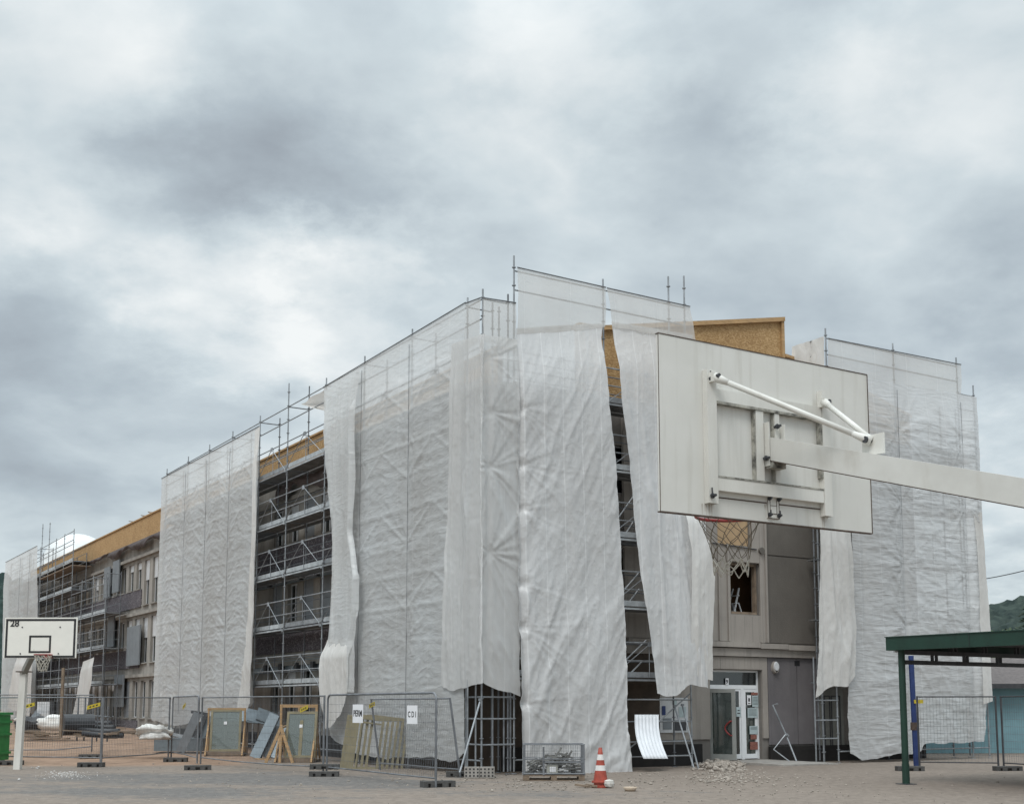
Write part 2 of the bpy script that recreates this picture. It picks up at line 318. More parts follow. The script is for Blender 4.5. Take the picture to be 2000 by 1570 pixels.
# ------------------------------------------------------------------ mesh builder
class MB:
    def __init__(s, M=None): s.v = []; s.f = []; s.M = M; s.uv = None
    def add(s, p):
        p = Vector(p)
        if s.M is not None: p = s.M @ p
        s.v.append(tuple(p)); return len(s.v)-1
    def quad(s, *ps): s.f.append(tuple(s.add(p) for p in ps)); return s
    def hexa(s, P):      # 8 points: bottom 4 ccw, top 4
        i = [s.add(p) for p in P]
        for q in ((3, 2, 1, 0), (4, 5, 6, 7), (0, 1, 5, 4), (1, 2, 6, 5), (2, 3, 7, 6), (3, 0, 4, 7)): s.f.append(tuple(i[k] for k in q))
        return s
    def box(s, x0, x1, y0, y1, z0, z1):
        return s.hexa([(x0, y0, z0), (x1, y0, z0), (x1, y1, z0), (x0, y1, z0), (x0, y0, z1), (x1, y0, z1), (x1, y1, z1), (x0, y1, z1)])
    def obox(s, c, u, v, w):   # centre + three half vectors
        c = Vector(c); u = Vector(u); v = Vector(v); w = Vector(w)
        return s.hexa([c-u-v-w, c+u-v-w, c+u+v-w, c-u+v-w, c-u-v+w, c+u-v+w, c+u+v+w, c-u+v+w])
    def bar(s, p, q, w, h, up=(0, 0, 1)):
        p = Vector(p); q = Vector(q); d = (q-p); up = Vector(up)
        side = d.cross(up)
        if side.length < 1e-5: side = d.cross(Vector((1, 0, 0)))
        side.normalize(); u2 = side.cross(d).normalized()
        return s.obox((p+q)/2, d/2, side*(w/2), u2*(h/2))
    def tube(s, p, q, r, n=6, r2=None, cap=True):
        p = Vector(p); q = Vector(q); d = (q-p).normalized(); r2 = r if r2 is None else r2
        a = d.orthogonal().normalized(); b = d.cross(a)
        i0 = [s.add(p+(a*math.cos(2*math.pi*k/n)+b*math.sin(2*math.pi*k/n))*r) for k in range(n)]
        i1 = [s.add(q+(a*math.cos(2*math.pi*k/n)+b*math.sin(2*math.pi*k/n))*r2) for k in range(n)]
        for k in range(n): s.f.append((i0[k], i0[(k+1) % n], i1[(k+1) % n], i1[k]))
        if cap: s.f.append(tuple(reversed(i0))); s.f.append(tuple(i1))
        return s
    def path(s, pts, r, n=6, closed=False):
        pts = [Vector(p) for p in pts]; rings = []; m = len(pts); a = None
        for k in range(m):
            if closed: d = pts[(k+1) % m]-pts[k-1]
            else: d = pts[min(k+1, m-1)]-pts[max(k-1, 0)]
            d.normalize()
            if a is None: a = d.orthogonal().normalized()
            else:
                a = (a-d*a.dot(d)); a = a.normalized() if a.length > 1e-6 else d.orthogonal().normalized()
            b = d.cross(a)
            rr = r[k] if isinstance(r, (list, tuple)) else r
            rings.append([s.add(pts[k]+(a*math.cos(2*math.pi*j/n)+b*math.sin(2*math.pi*j/n))*rr) for j in range(n)])
        for k in range(m if closed else m-1):
            A = rings[k]; B = rings[(k+1) % m]
            for j in range(n): s.f.append((A[j], A[(j+1) % n], B[(j+1) % n], B[j]))
        if not closed: s.f.append(tuple(reversed(rings[0]))); s.f.append(tuple(rings[-1]))
        return s
    def lathe(s, prof, n=20, c=(0, 0, 0)):
        rings = [[s.add((c[0]+r*math.cos(2*math.pi*k/n), c[1]+r*math.sin(2*math.pi*k/n), c[2]+z)) for k in range(n)] for r, z in prof]
        for A, B in zip(rings, rings[1:]):
            for k in range(n): s.f.append((A[k], A[(k+1) % n], B[(k+1) % n], B[k]))
        return s
    def build(s, name, m, parent=None, smooth=False, local=False):
        me = bpy.data.meshes.new(name)
        v = s.v
        if parent is not None and not local:
            l = parent['_o']; v = [(x-l[0], y-l[1], z-l[2]) for x, y, z in v]
        me.from_pydata(v, [], s.f); me.materials.append(m)
        if s.uv is not None:
            ul = me.uv_layers.new(name='UVMap')
            idx = np.empty(len(me.loops), dtype=np.int32); me.loops.foreach_get('vertex_index', idx)
            ul.data.foreach_set('uv', np.asarray(s.uv, dtype=np.float32)[idx].ravel())
        if smooth: me.polygons.foreach_set('use_smooth', [True]*len(me.polygons))
        me.update()
        o = bpy.data.objects.new(name, me); col.objects.link(o)
        if parent is not None: o.parent = parent
        if parent is not None and not local: o['_o'] = list(parent['_o'])
        else: o['_o'] = [0.0, 0.0, 0.0]
        return o
def tag(o, label=None, cat=None, group=None, kind=None):
    if label: o['label'] = label
    if cat: o['category'] = cat
    if group: o['group'] = group
    if kind: o['kind'] = kind
    return o
def thing(name, label, cat, loc=(0, 0, 0), rz=0.0, group=None):
    o = bpy.data.objects.new(name, None); col.objects.link(o); o.empty_display_size = 0.2
    o.location = loc; o.rotation_euler = (0, 0, rz); o['_o'] = [loc[0], loc[1], loc[2]]
    return tag(o, label, cat, group)
def copy_tree(o, parent=None):
    c = o.copy(); col.objects.link(c); c.parent = parent
    for ch in list(o.children): copy_tree(ch, c)
    return c
def MW():   # matrix: local (x=b, y=a, z) -> world, right handed (UR, UL)
    return Matrix(((UR.x, UL.x, 0, C0.x), (UR.y, UL.y, 0, C0.y), (0, 0, 1, 0), (0, 0, 0, 1)))
BM = MW()    # use: MB(BM).box(b0,b1,a0,a1,z0,z1)

# ------------------------------------------------------------------ numpy noise
_rs = np.random.RandomState(5); _T = _rs.rand(256, 256)
def vn(x, y, seed=0):
    x = np.asarray(x, float)+seed*13.7; y = np.asarray(y, float)+seed*7.3
    xi = np.floor(x).astype(int); yi = np.floor(y).astype(int); fx = x-xi; fy = y-yi
    fx = fx*fx*fx*(fx*(fx*6-15)+10); fy = fy*fy*fy*(fy*(fy*6-15)+10)
    a = _T[xi % 256, yi % 256]; b = _T[(xi+1) % 256, yi % 256]; c = _T[xi % 256, (yi+1) % 256]; d = _T[(xi+1) % 256, (yi+1) % 256]
    return (a*(1-fx)+b*fx)*(1-fy)+(c*(1-fx)+d*fx)*fy-0.5
def fbm(x, y, seed=0, o=4, g=0.5):
    s = 0; a = 1.0
    for k in range(o): s = s+a*vn(x*2**k, y*2**k, seed+k*3); a *= g
    return s
def ridge(x, y, seed=0, o=3):
    s = 0; a = 1.0
    for k in range(o): s = s+a*(0.5-np.abs(vn(x*2**k, y*2**k, seed+5*k))*2); a *= 0.5
    return s

# ------------------------------------------------------------------ GROUND
def gz(x, y):
    """terrain: flat yard, climbs gently toward the far end of the long facade"""
    q = (np.asarray(y)-36)/40.0; q = np.clip(q, 0, 1)
    l = np.clip((-np.asarray(x)-3)/14.0, 0, 1)
    return 0.75*q*q*(3-2*q)*l
def ground_mat(name, cols, patches):
    m, N, L, b = node_mat(name)
    tc = N.new('ShaderNodeTexCoord')
    def nz(s, d=8, off=0, r=0.6, st=(1, 1, 1)):
        mp = N.new('ShaderNodeMapping'); mp.inputs['Location'].default_value = (off, off*0.7, 0); mp.inputs['Scale'].default_value = st
        L.new(tc.outputs['Object'], mp.inputs[0])
        n = N.new('ShaderNodeTexNoise'); n.inputs['Scale'].default_value = s; n.inputs['Detail'].default_value = d; n.inputs['Roughness'].default_value = r
        L.new(mp.outputs[0], n.inputs['Vector']); return n.outputs['Fac']
    def ramp(x, p0, p1, c0, c1):
        r = N.new('ShaderNodeValToRGB'); L.new(x, r.inputs[0])
        r.color_ramp.elements[0].position = p0; r.color_ramp.elements[1].position = p1
        r.color_ramp.elements[0].color = (*c0, 1); r.color_ramp.elements[1].color = (*c1, 1); return r.outputs[0]
    def mix(f, A, B):
        mx = N.new('ShaderNodeMix'); mx.data_type = 'RGBA'
        L.new(f, mx.inputs['Factor']); L.new(A, mx.inputs['A']); L.new(B, mx.inputs['B']); return mx.outputs['Result']
    tan = ramp(nz(4.5, 12, 3, .78), 0.34, 0.66, cols[0], cols[1])
    asp = ramp(nz(5, 12, 9, 0.8), 0.34, 0.68, cols[2], cols[3])
    bw = ((0, 0, 0), (1, 1, 1))
    # grey asphalt patch showing at the left, dust elsewhere
    sx = N.new('ShaderNodeSeparateXYZ'); L.new(tc.outputs['Object'], sx.inputs[0])
    def M(op, a, b_=None, c_=None):
        n = N.new('ShaderNodeMath'); n.operation = op
        for i, v in enumerate((a, b_, c_)):
            if v is None: continue
            if isinstance(v, (int, float)): n.inputs[i].default_value = v
            else: L.new(v, n.inputs[i])
        return n.outputs[0]
    big = nz(0.30, 7, 21, 0.6, (0.55, 1.1, 1))
    # bare asphalt shows in a worn patch in the left middle of the yard
    ddx = M('MULTIPLY', M('SUBTRACT', sx.outputs[0], -7.0), 0.75); ddy = M('SUBTRACT', sx.outputs[1], 28.0)
    dd = M('SQRT', M('ADD', M('MULTIPLY', ddx, ddx), M('MULTIPLY', ddy, ddy)))
    f = M('ADD', M('MULTIPLY', big, 0.8), M('SUBTRACT', 0.27, M('MULTIPLY', M('MINIMUM', dd, 12.0), 0.033)))
    f = M('ADD', f, M('MULTIPLY', M('SUBTRACT', nz(2.4, 12, 77, .8), .5), .6)); f = ramp(f, 0.50, 0.60, *bw)
    c = mix(f, tan, asp)
    light = ramp(nz(1.1, 12, 40, 0.75, (0.8, 1.1, 1)), 0.52, 0.75, *bw)
    pale = ramp(nz(30, 4, 2), 0.3, 0.7, tuple(x*1.15 for x in cols[1]), tuple(x*1.35 for x in cols[1]))
    lf = M('MULTIPLY', light, 0.38)
    c = mix(lf, c, pale)
    dk = ramp(nz(1.7, 12, 60, 0.78, (0.8, 1.2, 1)), 0.56, 0.66, *bw)
    dkc = ramp(nz(20, 4, 5), 0.3, 0.7, tuple(x*0.5 for x in cols[0]), tuple(x*0.75 for x in cols[0]))
    c = mix(M('MULTIPLY', dk, 0.42), c, dkc)
    if patches:   # excavated reddish earth beyond the fence
        c2 = ramp(nz(1.6, 10, 13), 0.3, 0.7, (0.20, 0.135, 0.095), (0.36, 0.245, 0.175))
        g = M('ADD', M('MULTIPLY', M('SUBTRACT', sx.outputs[1], 36.5), 0.35), M('MULTIPLY', big, 1.2))
        gx = M('MULTIPLY', M('SUBTRACT', -7.0, sx.outputs[0]), 0.5)
        c = mix(ramp(M('MINIMUM', g, gx), 0.3, 0.8, *bw), c, c2)
    spk = ramp(nz(95, 3, 1, 0.8), 0.62, 0.74, *bw)
    spc = ramp(nz(50, 2, 4), 0.4, 0.6, (0.30, 0.27, 0.24), (0.5, 0.47, 0.43))
    c = mix(M('MULTIPLY', spk, 0.5), c, spc)
    L.new(c, b.inputs['Base Color']); b.inputs['Roughness'].default_value = 0.95; b.inputs['Specular IOR Level'].default_value = 0.2
    bp = N.new('ShaderNodeBump'); bp.inputs['Strength'].default_value = 0.6; bp.inputs['Distance'].default_value = 0.012
    L.new(nz(16, 8, 7, 0.7), bp.inputs['Height']); L.new(bp.outputs[0], b.inputs['Normal'])
    return m
gm = ground_mat('yard_surface', ((0.148, 0.122, 0.102), (0.275, 0.231, 0.195), (0.078, 0.074, 0.071), (0.215, 0.20, 0.187)), True)
def make_ground():
    xs = np.concatenate([np.array([-900, -400, -200, -120, -80, -60]), np.arange(-50, 45.1, 0.8), np.array([60, 80, 120, 200, 400, 900])])
    ys = np.concatenate([np.array([-300, -60, -10, 0, 5]), np.arange(9, 80, 0.6), np.array([90, 110, 150, 250, 400, 800, 1600])])
    X, Y = np.meshgrid(xs, ys); Z = gz(X, Y)+0.02*fbm(X*0.22, Y*0.22, 3, 2)*((Y > 5) & (Y < 60))
    m = MB(); m.v = list(map(tuple, np.stack([X, Y, Z], -1).reshape(-1, 3)))
    nx = len(xs); 
    for j in range(len(ys)-1):
        for i in range(nx-1): k = j*nx+i; m.f.append((k, k+1, k+nx+1, k+nx))
    tag(m.build('ground', gm, smooth=True), kind='structure')
make_ground()
def rock_mesh(m, c, r, seed):
    rnd = random.Random(seed); n = 7; rings = []
    sx, sy, sz = (rnd.uniform(0.7, 1.3) for _ in range(3)); rot = rnd.random()*6
    for i in range(1, 4):
        th = math.pi*i/4; ring = []
        for k in range(n):
            ph = rot+2*math.pi*k/n; q = r*rnd.uniform(0.75, 1.15)
            ring.append(m.add((c[0]+q*sx*math.sin(th)*math.cos(ph), c[1]+q*sy*math.sin(th)*math.sin(ph), c[2]+q*sz*0.7*math.cos(th))))
        rings.append(ring)
    t = m.add((c[0], c[1], c[2]+r*sz*0.7)); b = m.add((c[0], c[1], c[2]-r*sz*0.7))
    for k in range(n):
        m.f.append((t, rings[0][k], rings[0][(k+1) % n])); m.f.append((b, rings[2][(k+1) % n], rings[2][k]))
        for A, B in zip(rings, rings[1:]): m.f.append((A[k], B[k], B[(k+1) % n], A[(k+1) % n]))
def scatter(name, label, cat, mt, spots, seed):
    """spots: (px0,px1,py0,py1,count,rmin,rmax,heap)"""
    rnd = random.Random(seed); m = MB()
    for (x0, x1, y0, y1, n, r0, r1, heap) in spots:
        for k in range(n):
            u, v = rnd.gauss(0, 0.24), rnd.gauss(0, 0.24)
            u = max(-.5, min(.5, u)); v = max(-.5, min(.5, v))
            g = ground((x0+x1)/2+u*(x1-x0), (y0+y1)/2+v*(y1-y0)); r = rnd.uniform(r0, r1)*(1 if rnd.random() < .85 else 1.5)
            h = heap*max(0, 1-(2*u)**2-(2*v)**2)*rnd.uniform(.6, 1)
            rock_mesh(m, (g.x, g.y, h+float(gz(g.x, g.y))+r*.3), r, rnd.random())
    return tag(m.build(name, mt), label, cat, kind='stuff')
scatter('rubble', 'heap of pale broken concrete and grit beside the entrance', 'rubble', stone,
        [(1355, 1460, 1486, 1508, 420, .02, .07, .13), (1340, 1500, 1500, 1530, 260, .012, .04, 0), (1230, 1700, 1500, 1545, 180, .01, .03, 0)], 3)
scatter('gravel', 'small loose stones strewn over the yard', 'gravel', mat('yard_grit', (0.33, 0.29, 0.25), .95, 0, .6, 2.5),
        [(-200, 2200, 1515, 1590, 700, .005, .016, 0), (-200, 2100, 1490, 1540, 500, .008, .026, 0), (880, 1250, 1520, 1545, 120, .01, .03, 0)], 5)
scatter('paint_chips', 'white plaster chips spilled on the asphalt by the far hoop pole', 'chips', mat('plaster_chip', (.52, .50, .48), .9, 0, .3, 9),
        [(70, 190, 1506, 1521, 230, .005, .017, 0), (100, 150, 1506, 1514, 60, .01, .02, 0), (60, 80, 1496, 1502, 6, .02, .03, 0), (30, 45, 1520, 1524, 1, .05, .05, 0)], 6)

# ------------------------------------------------------------------ BUILDING
WB = 1.30     # wall set back behind scaffold line, both facades
B0 = thing('school_building', 'three storey grey concrete school under renovation, wrapped in scaffold sheeting', 'building', W(WB, WB, 0))
LEN = 68.0; WID = 17.9; DEP = 15.0
ZR = 10.5
def wall_holes(name, mt, plane, off, p0, p1, z0, z1, holes, depth=0.28, back=True):
    """front face with true openings and reveals"""
    ps = sorted({p0, p1, *[h[0] for h in holes], *[h[1] for h in holes]}); zs = sorted({z0, z1, *[h[2] for h in holes], *[h[3] for h in holes]})
    m = MB()
    for a, b in zip(ps, ps[1:]):
        for c, d in zip(zs, zs[1:]):
            pm, zm = (a+b)/2, (c+d)/2
            if any(h[0] < pm < h[1] and h[2] < zm < h[3] for h in holes): continue
            m.quad(PW(plane, off, a, c), PW(plane, off, b, c), PW(plane, off, b, d), PW(plane, off, a, d))
            if back: m.quad(PW(plane, off+depth, a, c), PW(plane, off+depth, a, d), PW(plane, off+depth, b, d), PW(plane, off+depth, b, c))
    for h in holes:
        a, b, c, d = h; o2 = off+depth
        for (q0, q1) in (((a, c), (b, c)), ((b, c), (b, d)), ((b, d), (a, d)), ((a, d), (a, c))):
            m.quad(PW(plane, off, *q0), PW(plane, off, *q1), PW(plane, o2, *q1), PW(plane, o2, *q0))
    return m.build(name, mt, B0)
# ----- long facade (plane L, b = WB): rows of windows, dark pebble-dash spandrels
rows = [(1.15, 3.05), (4.85, 6.30), (7.85, 9.28)]
PITCHW = 1.56
wins = []
a = 8.6
while a < 60:
    if a < 18.5 or a > 26.5: wins.append(a)
    a += PITCHW
holesL = []; winrec = []
for a in wins:
    for ri, (z0, z1) in enumerate(rows):
        tall = 33.2 < a < 37.4 and ri > 0
        zz0 = z0-0.9 if tall else z0
        holesL.append((a-0.48, a+0.48, zz0, z1)); winrec.append((a, zz0, z1, ri, tall))
wall_holes('wall', beige, 'L', WB, WB, LEN, 0.0, ZR, holesL, 0.30)
# floors and interior core
m = MB(BM)
for z in (3.4, 6.75, 10.2): m.box(WB+0.35, WID-0.4, WB+0.35, LEN-0.2, z, z+0.18)
m.build('floor_slab', concrete, B0)
m = MB(BM); m.box(4.6, 4.75, 1.8, LEN-.2, 0, 10.2); m.box(WB+.4, WID-.4, 5.2, 5.35, 0, 10.2); m.build('interior_wall', dark_in, B0)
m = MB(BM); m.box(WB+.02, WID, LEN-.2, LEN, 0, ZR); m.box(WID-.3, WID-.01, WB+.02, LEN-.2, 0, ZR); m.build('rear_wall', beige, B0)
m = MB(BM); m.box(WB-.05, WID, WB-.05, LEN, ZR, ZR+0.12); m.build('roof', roofm, B0)
for (a0, a1) in ((6.5, 20), (26, 33.1), (37.5, 66)):
    for (z0, z1) in ((3.72, 4.70), (6.88, 7.80)): MB(BM).box(WB-0.07, WB-0.002, a0, a1, z0, z1).build('spandrel_panel', pebble, B0)
    if a0 > 36: MB(BM).box(WB-.07, WB-.002, a0, a1, 0.0, 1.0).build('spandrel_panel', pebble, B0)
void = mat('plinth_shade', (0.018, 0.016, 0.015), .9, 0, .4, 5)  # near-black colour stands in for the shaded void below the sheeting
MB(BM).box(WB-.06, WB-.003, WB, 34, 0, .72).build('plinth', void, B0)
MB(BM).box(WB-.09, WB-.063, WB-.0, 8.0, .0, 3.15).build('base_shade_panel', mat('recess_shade_brown', (0.075, .055, .04), .85, 0, .4, 2), B0)  # added panel, the shade of the open corner recess put into its brown
m = MB(BM)
for z in (3.22, 6.45, 9.45): m.box(WB-0.16, WB-0.001, WB, LEN, z, z+0.16)
m.build('cornice', beige, B0)
rnd = random.Random(11)
for (a, z0, z1, ri, tall) in winrec:
    fr = MB(BM); o = WB+0.14; t = 0.055; x0, x1 = a-.48, a+.48
    fr.box(o, o+.06, x0, x0+t, z0, z1); fr.box(o, o+.06, x1-t, x1, z0, z1)
    fr.box(o, o+.06, x0+t, x1-t, z0, z0+t); fr.box(o, o+.06, x0+t, x1-t, z1-t, z1)
    fr.box(o-.01, o+.07, a-.03, a+.03, z0+t, z1-t)
    w = fr.build('window', white_pvc, B0)
    MB(BM).box(o+.025, o+.04, x0+t, x1-t, z0+t, z1-t).build('pane', glass, w)
    k = rnd.random()
    if k < 0.5 or tall:
        h = (z1-z0)*rnd.choice((.25, .35, .5)) if not tall else (z1-z0)*.45
        MB(BM).box(o-.05, o-.02, x0+.02, x1-.02, z1-h, z1).build('shutter', white_pvc, w)
    elif k < 0.72:
        MB(BM).box(o-.12, o-.04, x0+.01, x1-.01, z0, z1).build('infill_panel', grey_panel, w)
    MB(BM).box(WB-.10, WB+.13, x0-.06, x1+.06, z0-.06, z0-.004).build('sill', beige, w)
# grey boards fixed over the spandrels and openings
for (px0, px1, py0, py1) in ((250, 272, 1225, 1298), (222, 232, 1097, 1155), (205, 214, 1110, 1165), (212, 222, 1206, 1262), (225, 240, 1318, 1380)):
    a1, zt = unp(px0, py0, 'L', WB-.2); a0, zb = unp(px1, py1, 'L', WB-.2)
    MB(BM).box(WB-.24, WB-.17, a0, a1, zb, zt).build('grey_cladding_panel', grey_panel, B0)
# rolled shutters boxes and mounting brackets seen in the open bay
for z in (6.42,):
    m = MB(); m.tube(W(8, WB-.28, z), W(20, WB-.28, z), .17, 12); m.build('shutter_tube', blue_grey, B0, smooth=True)
m = MB(BM); m.box(WB-.09, WB-.02, 8, 20, 3.02, 3.42); m.build('fascia_strip', blue_grey, B0)
for k in range(7):
    aa = 9.1+k*1.56
    MB(BM).box(WB-.26, WB-.10, aa-.13, aa+.13, 2.98, 3.30).build('bracket', steel_dark, B0)
    MB(BM).box(WB-.50, WB-.34, aa+.7, aa+.9, 6.25, 6.6).build('bracket', steel_dark, B0)
# OSB parapet with capping, sheet joints every 2.5 m
osb_z0, osb_z1 = 10.44, 11.52
a = WB; k = 0
m = MB(BM)
while a < LEN-.1:
    e = min(a+2.5, LEN); m.box(WB-.10, WB-.03, a+.006, e-.006, osb_z0, osb_z1); a = e
m.build('osb_parapet', osb, B0)
m = MB(BM); m.box(WB-.16, WB+.30, WB-.1, LEN, osb_z1+.003, osb_z1+.07); m.build('parapet_capping', timber, B0)
m = MB(BM); m.box(WB+.0, WB+.08, WB, LEN, osb_z0+.09, osb_z1); m.build('parapet_backing', old_timber, B0)
# torn brown membrane hanging below the parapet
def membrane(a0, a1, z, drop, seed):
    m = MB(); n = int((a1-a0)*7); rows_ = 6; rr = random.Random(seed)
    ds = [drop*(0.5+0.9*(0.5+float(fbm(np.array(i*.13), np.array(seed*1.0), 2, 2)))) for i in range(n+1)]
    for i in range(n+1):
        for j in range(rows_+1):
            t = j/rows_; aa = a0+(a1-a0)*i/n
            m.add(W(aa, WB-.14-.22*math.sin(t*2.4)*(0.6+.8*(.5+float(fbm(np.array(i*.16), np.array(t*2.0), seed, 2)))), z-ds[i]*t))
    for i in range(n):
        for j in range(rows_): q = i*(rows_+1)+j; m.f.append((q, q+1, q+rows_+2, q+rows_+1))
    return m.build('torn_membrane', brown_foil, B0, smooth=True)
membrane(28, 44, 10.42, .45, 3); membrane(9.5, 17.5, 10.38, .8, 9); membrane(44, 58, 10.42, .3, 4)
# ----- end facade (plane R, a = WB)
def rr(px, py, off=WB): return unp(px, py, 'R', off)
def hole(x0, x1, y0, y1, off=WB):
    return (rr(x0, (y0+y1)/2, off)[0], rr(x1, (y0+y1)/2, off)[0], rr((x0+x1)/2, y1, off)[1], rr((x0+x1)/2, y0, off)[1])
H_door = hole(1386, 1487, 1308, 1483); H_win = hole(1424, 1480, 1100, 1199); H_brd = hole(1398, 1462, 985, 1064)
H_ext = [(b0, b0+1.1, z0, z1) for b0 in (2.2, 4.6) for z0, z1 in ((4.85, 6.3), (7.85, 9.28))]
wall_holes('end_wall', wall_r, 'R', WB, WB, WID, 0.0, ZR, [H_door, H_win, H_brd]+H_ext, 0.30)
for h in H_ext:
    fr = MB(); o = WB+.14; t = .05
    for (q0, q1, r0, r1) in ((h[0], h[0]+t, h[2], h[3]), (h[1]-t, h[1], h[2], h[3]), (h[0]+t, h[1]-t, h[2], h[2]+t), (h[0]+t, h[1]-t, h[3]-t, h[3])):
        fr.M = BM; fr.box(q0, q1, o, o+.06, r0, r1)
    w = fr.build('window', white_pvc, B0)
    MB(BM).box(h[0]+t, h[1]-t, o+.02, o+.04, h[2]+t, h[3]-t).build('pane', glass, w)
def rbox(name, mt, x0, x1, y0, y1, d0, d1, parent=B0, pm=None):
    """box on the end facade from d0 to d1 metres in front of the wall"""
    h = hole(x0, x1, y0, y1, WB-d1)
    return MB(BM).box(h[0], h[1], WB-d1, WB-d0, h[2], h[3]).build(name, mt, parent)
# pale ribbed strip around the openings, smooth dark panel to its right
bx = rr(1492, 1150)[0]; bL = rr(1383, 1150)[0]-3.2
zled = rr(1440, 1275)[1]
def panel_holes(name, mt, d0, d1, p0, p1, z0, z1, holes):
    ps = sorted({p0, p1, *[min(max(x, p0), p1) for h in holes for x in h[:2]]}); zs = sorted({z0, z1, *[min(max(x, z0), z1) for h in holes for x in h[2:]]})
    m = MB(BM)
    for a, b in zip(ps, ps[1:]):
        for c, d in zip(zs, zs[1:]):
            if any(h[0] < (a+b)/2 < h[1] and h[2] < (c+d)/2 < h[3] for h in holes): continue
            m.box(a, b, WB-d1, WB-d0, c, d)
    return m.build(name, mt, B0)
pad = lambda h, e: (h[0]-e, h[1]+e, h[2]-e, h[3]+e)
panel_holes('facade_panel', wall_pink, .0, .10, bL, bx, zled+.35, 10.1, [pad(H_win, .03), pad(H_brd, .03)])
xb = rr(1427, 1300)[0]
panel_holes('facade_panel', wall_pink, .0, .06, bL, bx, .75, zled-.12, [pad(H_door, .02)])
m = MB(BM)
for px in (1400, 1418, 1492):    # raised ribs beside the window
    b = rr(px, 1150)[0]; m.box(b-.05, b+.03, WB-.15, WB-.1, zled+.35, (H_brd[2] if px < 1480 else 10.1))
m.build('rib', wall_pink, B0)
wall_stain = streak_mat('runoff_stained', (0.37, 0.335, 0.30), (0.29, 0.26, 0.235), (0.085, 0.085, 0.08), 1.0, .3, .92, (26, 26, .5))
hs = hole(1424, 1484, 1203, 1258, WB-.1); MB(BM).box(hs[0]-.05, hs[1], WB-.104, WB-.1005, hs[2], hs[3]).build('stained_apron', wall_stain, B0)
hs = hole(1390, 1484, 1284, 1306, WB-.06); MB(BM).box(hs[0], hs[1], WB-.064, WB-.0605, hs[2], hs[3]).build('stained_lintel', wall_stain, B0)
hs = hole(1484, 1491, 1030, 1255, WB-.1); MB(BM).box(hs[0], hs[1], WB-.104, WB-.1005, hs[2], hs[3]).build('stained_edge', wall_stain, B0)
b2 = rr(1598, 1150)[0]
for (z0, z1) in ((zled+.35, rr(1540, 1088)[1]-.02), (rr(1540, 1088)[1]+.02, 10.1)):
    MB(BM).box(bx+.05, WID-.02, WB-.05, WB-.0, z0, z1).build('smooth_panel', wall_dark, B0)
b3 = rr(1556, 1400)[0]
for (p0, p1) in ((bx+.03, b3-.012), (b3+.012, rr(1603, 1400)[0])):
    MB(BM).box(p0, p1, WB-.05, WB, .55, zled-.12).build('lower_panel', wall_blue, B0)
# ledge between storeys
m = MB(BM)
bs = [bL, rr(1476, 1270)[0], rr(1530, 1270)[0], WID]
for i in range(3): m.box(bs[i]+.008, bs[i+1]-.008, WB-.24, WB, zled+.17-.02*i, zled+.33-.02*i)
m.box(bL, WID, WB-.14, WB, zled-.10, zled+.14)
m.build('ledge', wall_pink, B0)
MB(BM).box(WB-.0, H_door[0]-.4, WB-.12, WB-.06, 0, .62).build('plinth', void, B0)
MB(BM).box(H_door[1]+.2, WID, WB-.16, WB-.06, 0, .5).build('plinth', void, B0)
MB(BM).box(WB-.09, rr(1286, 1400)[0], WB-.09, WB-.063, .63, 3.3).build('base_shade_panel', MATS['recess_shade_brown'], B0)  # same painted shade carried along the lower end wall
# entrance
dr = B0
DO = WB+.12
h = H_door; t = .06; zt = rr(1440, 1339)[1]
m = MB(BM)
m.box(h[0]+.28, h[0]+.28+t, DO, DO+.07, h[2], h[3]-.10) if False else None
m.box(h[0], h[0]+t, DO, DO+.07, h[2], h[3]); m.box(h[1]-t, h[1], DO, DO+.07, h[2], h[3])
m.box(h[0]+t, h[1]-t, DO, DO+.07, h[3]-t, h[3]); m.box(h[0]+t, h[1]-t, DO-.01, DO+.08, zt-.09, zt+.03)
bm_ = rr(1456, 1400)[0]; bk = rr(1437, 1400)[0]
m.box(bm_-.07, bm_+.04, DO-.015, DO+.09, h[2], zt-.09)
bright = mat('bright_frame', (0.80, .81, .82), .4, 0, .06, 4)
ent = m.build('entrance_frame', bright, B0)
MB(BM).box(h[0]+t, h[1]-t, DO+.02, DO+.035, zt+.03, h[3]-t).build('transom_pane', glass, ent)
# right leaf (closed)
def leaf_frame(mb, x0, x1, y0, z0, z1, w=.085, d=.05, bot=.14):
    mb.box(x0, x0+w, y0, y0+d, z0, z1); mb.box(x1-w, x1, y0, y0+d, z0, z1)
    mb.box(x0+w, x1-w, y0, y0+d, z1-w, z1); mb.box(x0+w, x1-w, y0, y0+d, z0, z0+bot)
m = MB(BM); leaf_frame(m, bm_+.045, h[1]-t-.004, DO+.0, h[2]+.02, zt-.095)
d1 = m.build('door', bright, B0)
MB(BM).box(bm_+.12, h[1]-t-.08, DO+.02, DO+.03, h[2]+.15, zt-.17).build('pane', glass_d, d1)
m = MB(BM); leaf_frame(m, bk-.05, bm_-.075, DO+.0, h[2]+.02, zt-.095, .06)
d2 = m.build('door_sidelight', bright, B0)
MB(BM).box(bk+.0, bm_-.13, DO+.02, DO+.03, h[2]+.15, zt-.15).build('pane', glass, d2)
def poster(px0, px1, py0, py1, mt, par, off=WB+.10, mark=None):
    hh = hole(px0, px1, py0, py1, off)
    o = MB(BM).box(hh[0], hh[1], off-.003, off, hh[2], hh[3]).build('notice', mt, par)
    if mark:
        mm = MB(BM)
        for (u0, u1, v0, v1) in mark:
            mm.box(hh[0]+(hh[1]-hh[0])*u0, hh[0]+(hh[1]-hh[0])*u1, off-.006, off-.0035, hh[2]+(hh[3]-hh[2])*v0, hh[2]+(hh[3]-hh[2])*v1)
        mm.build('print', black, o)
    return o
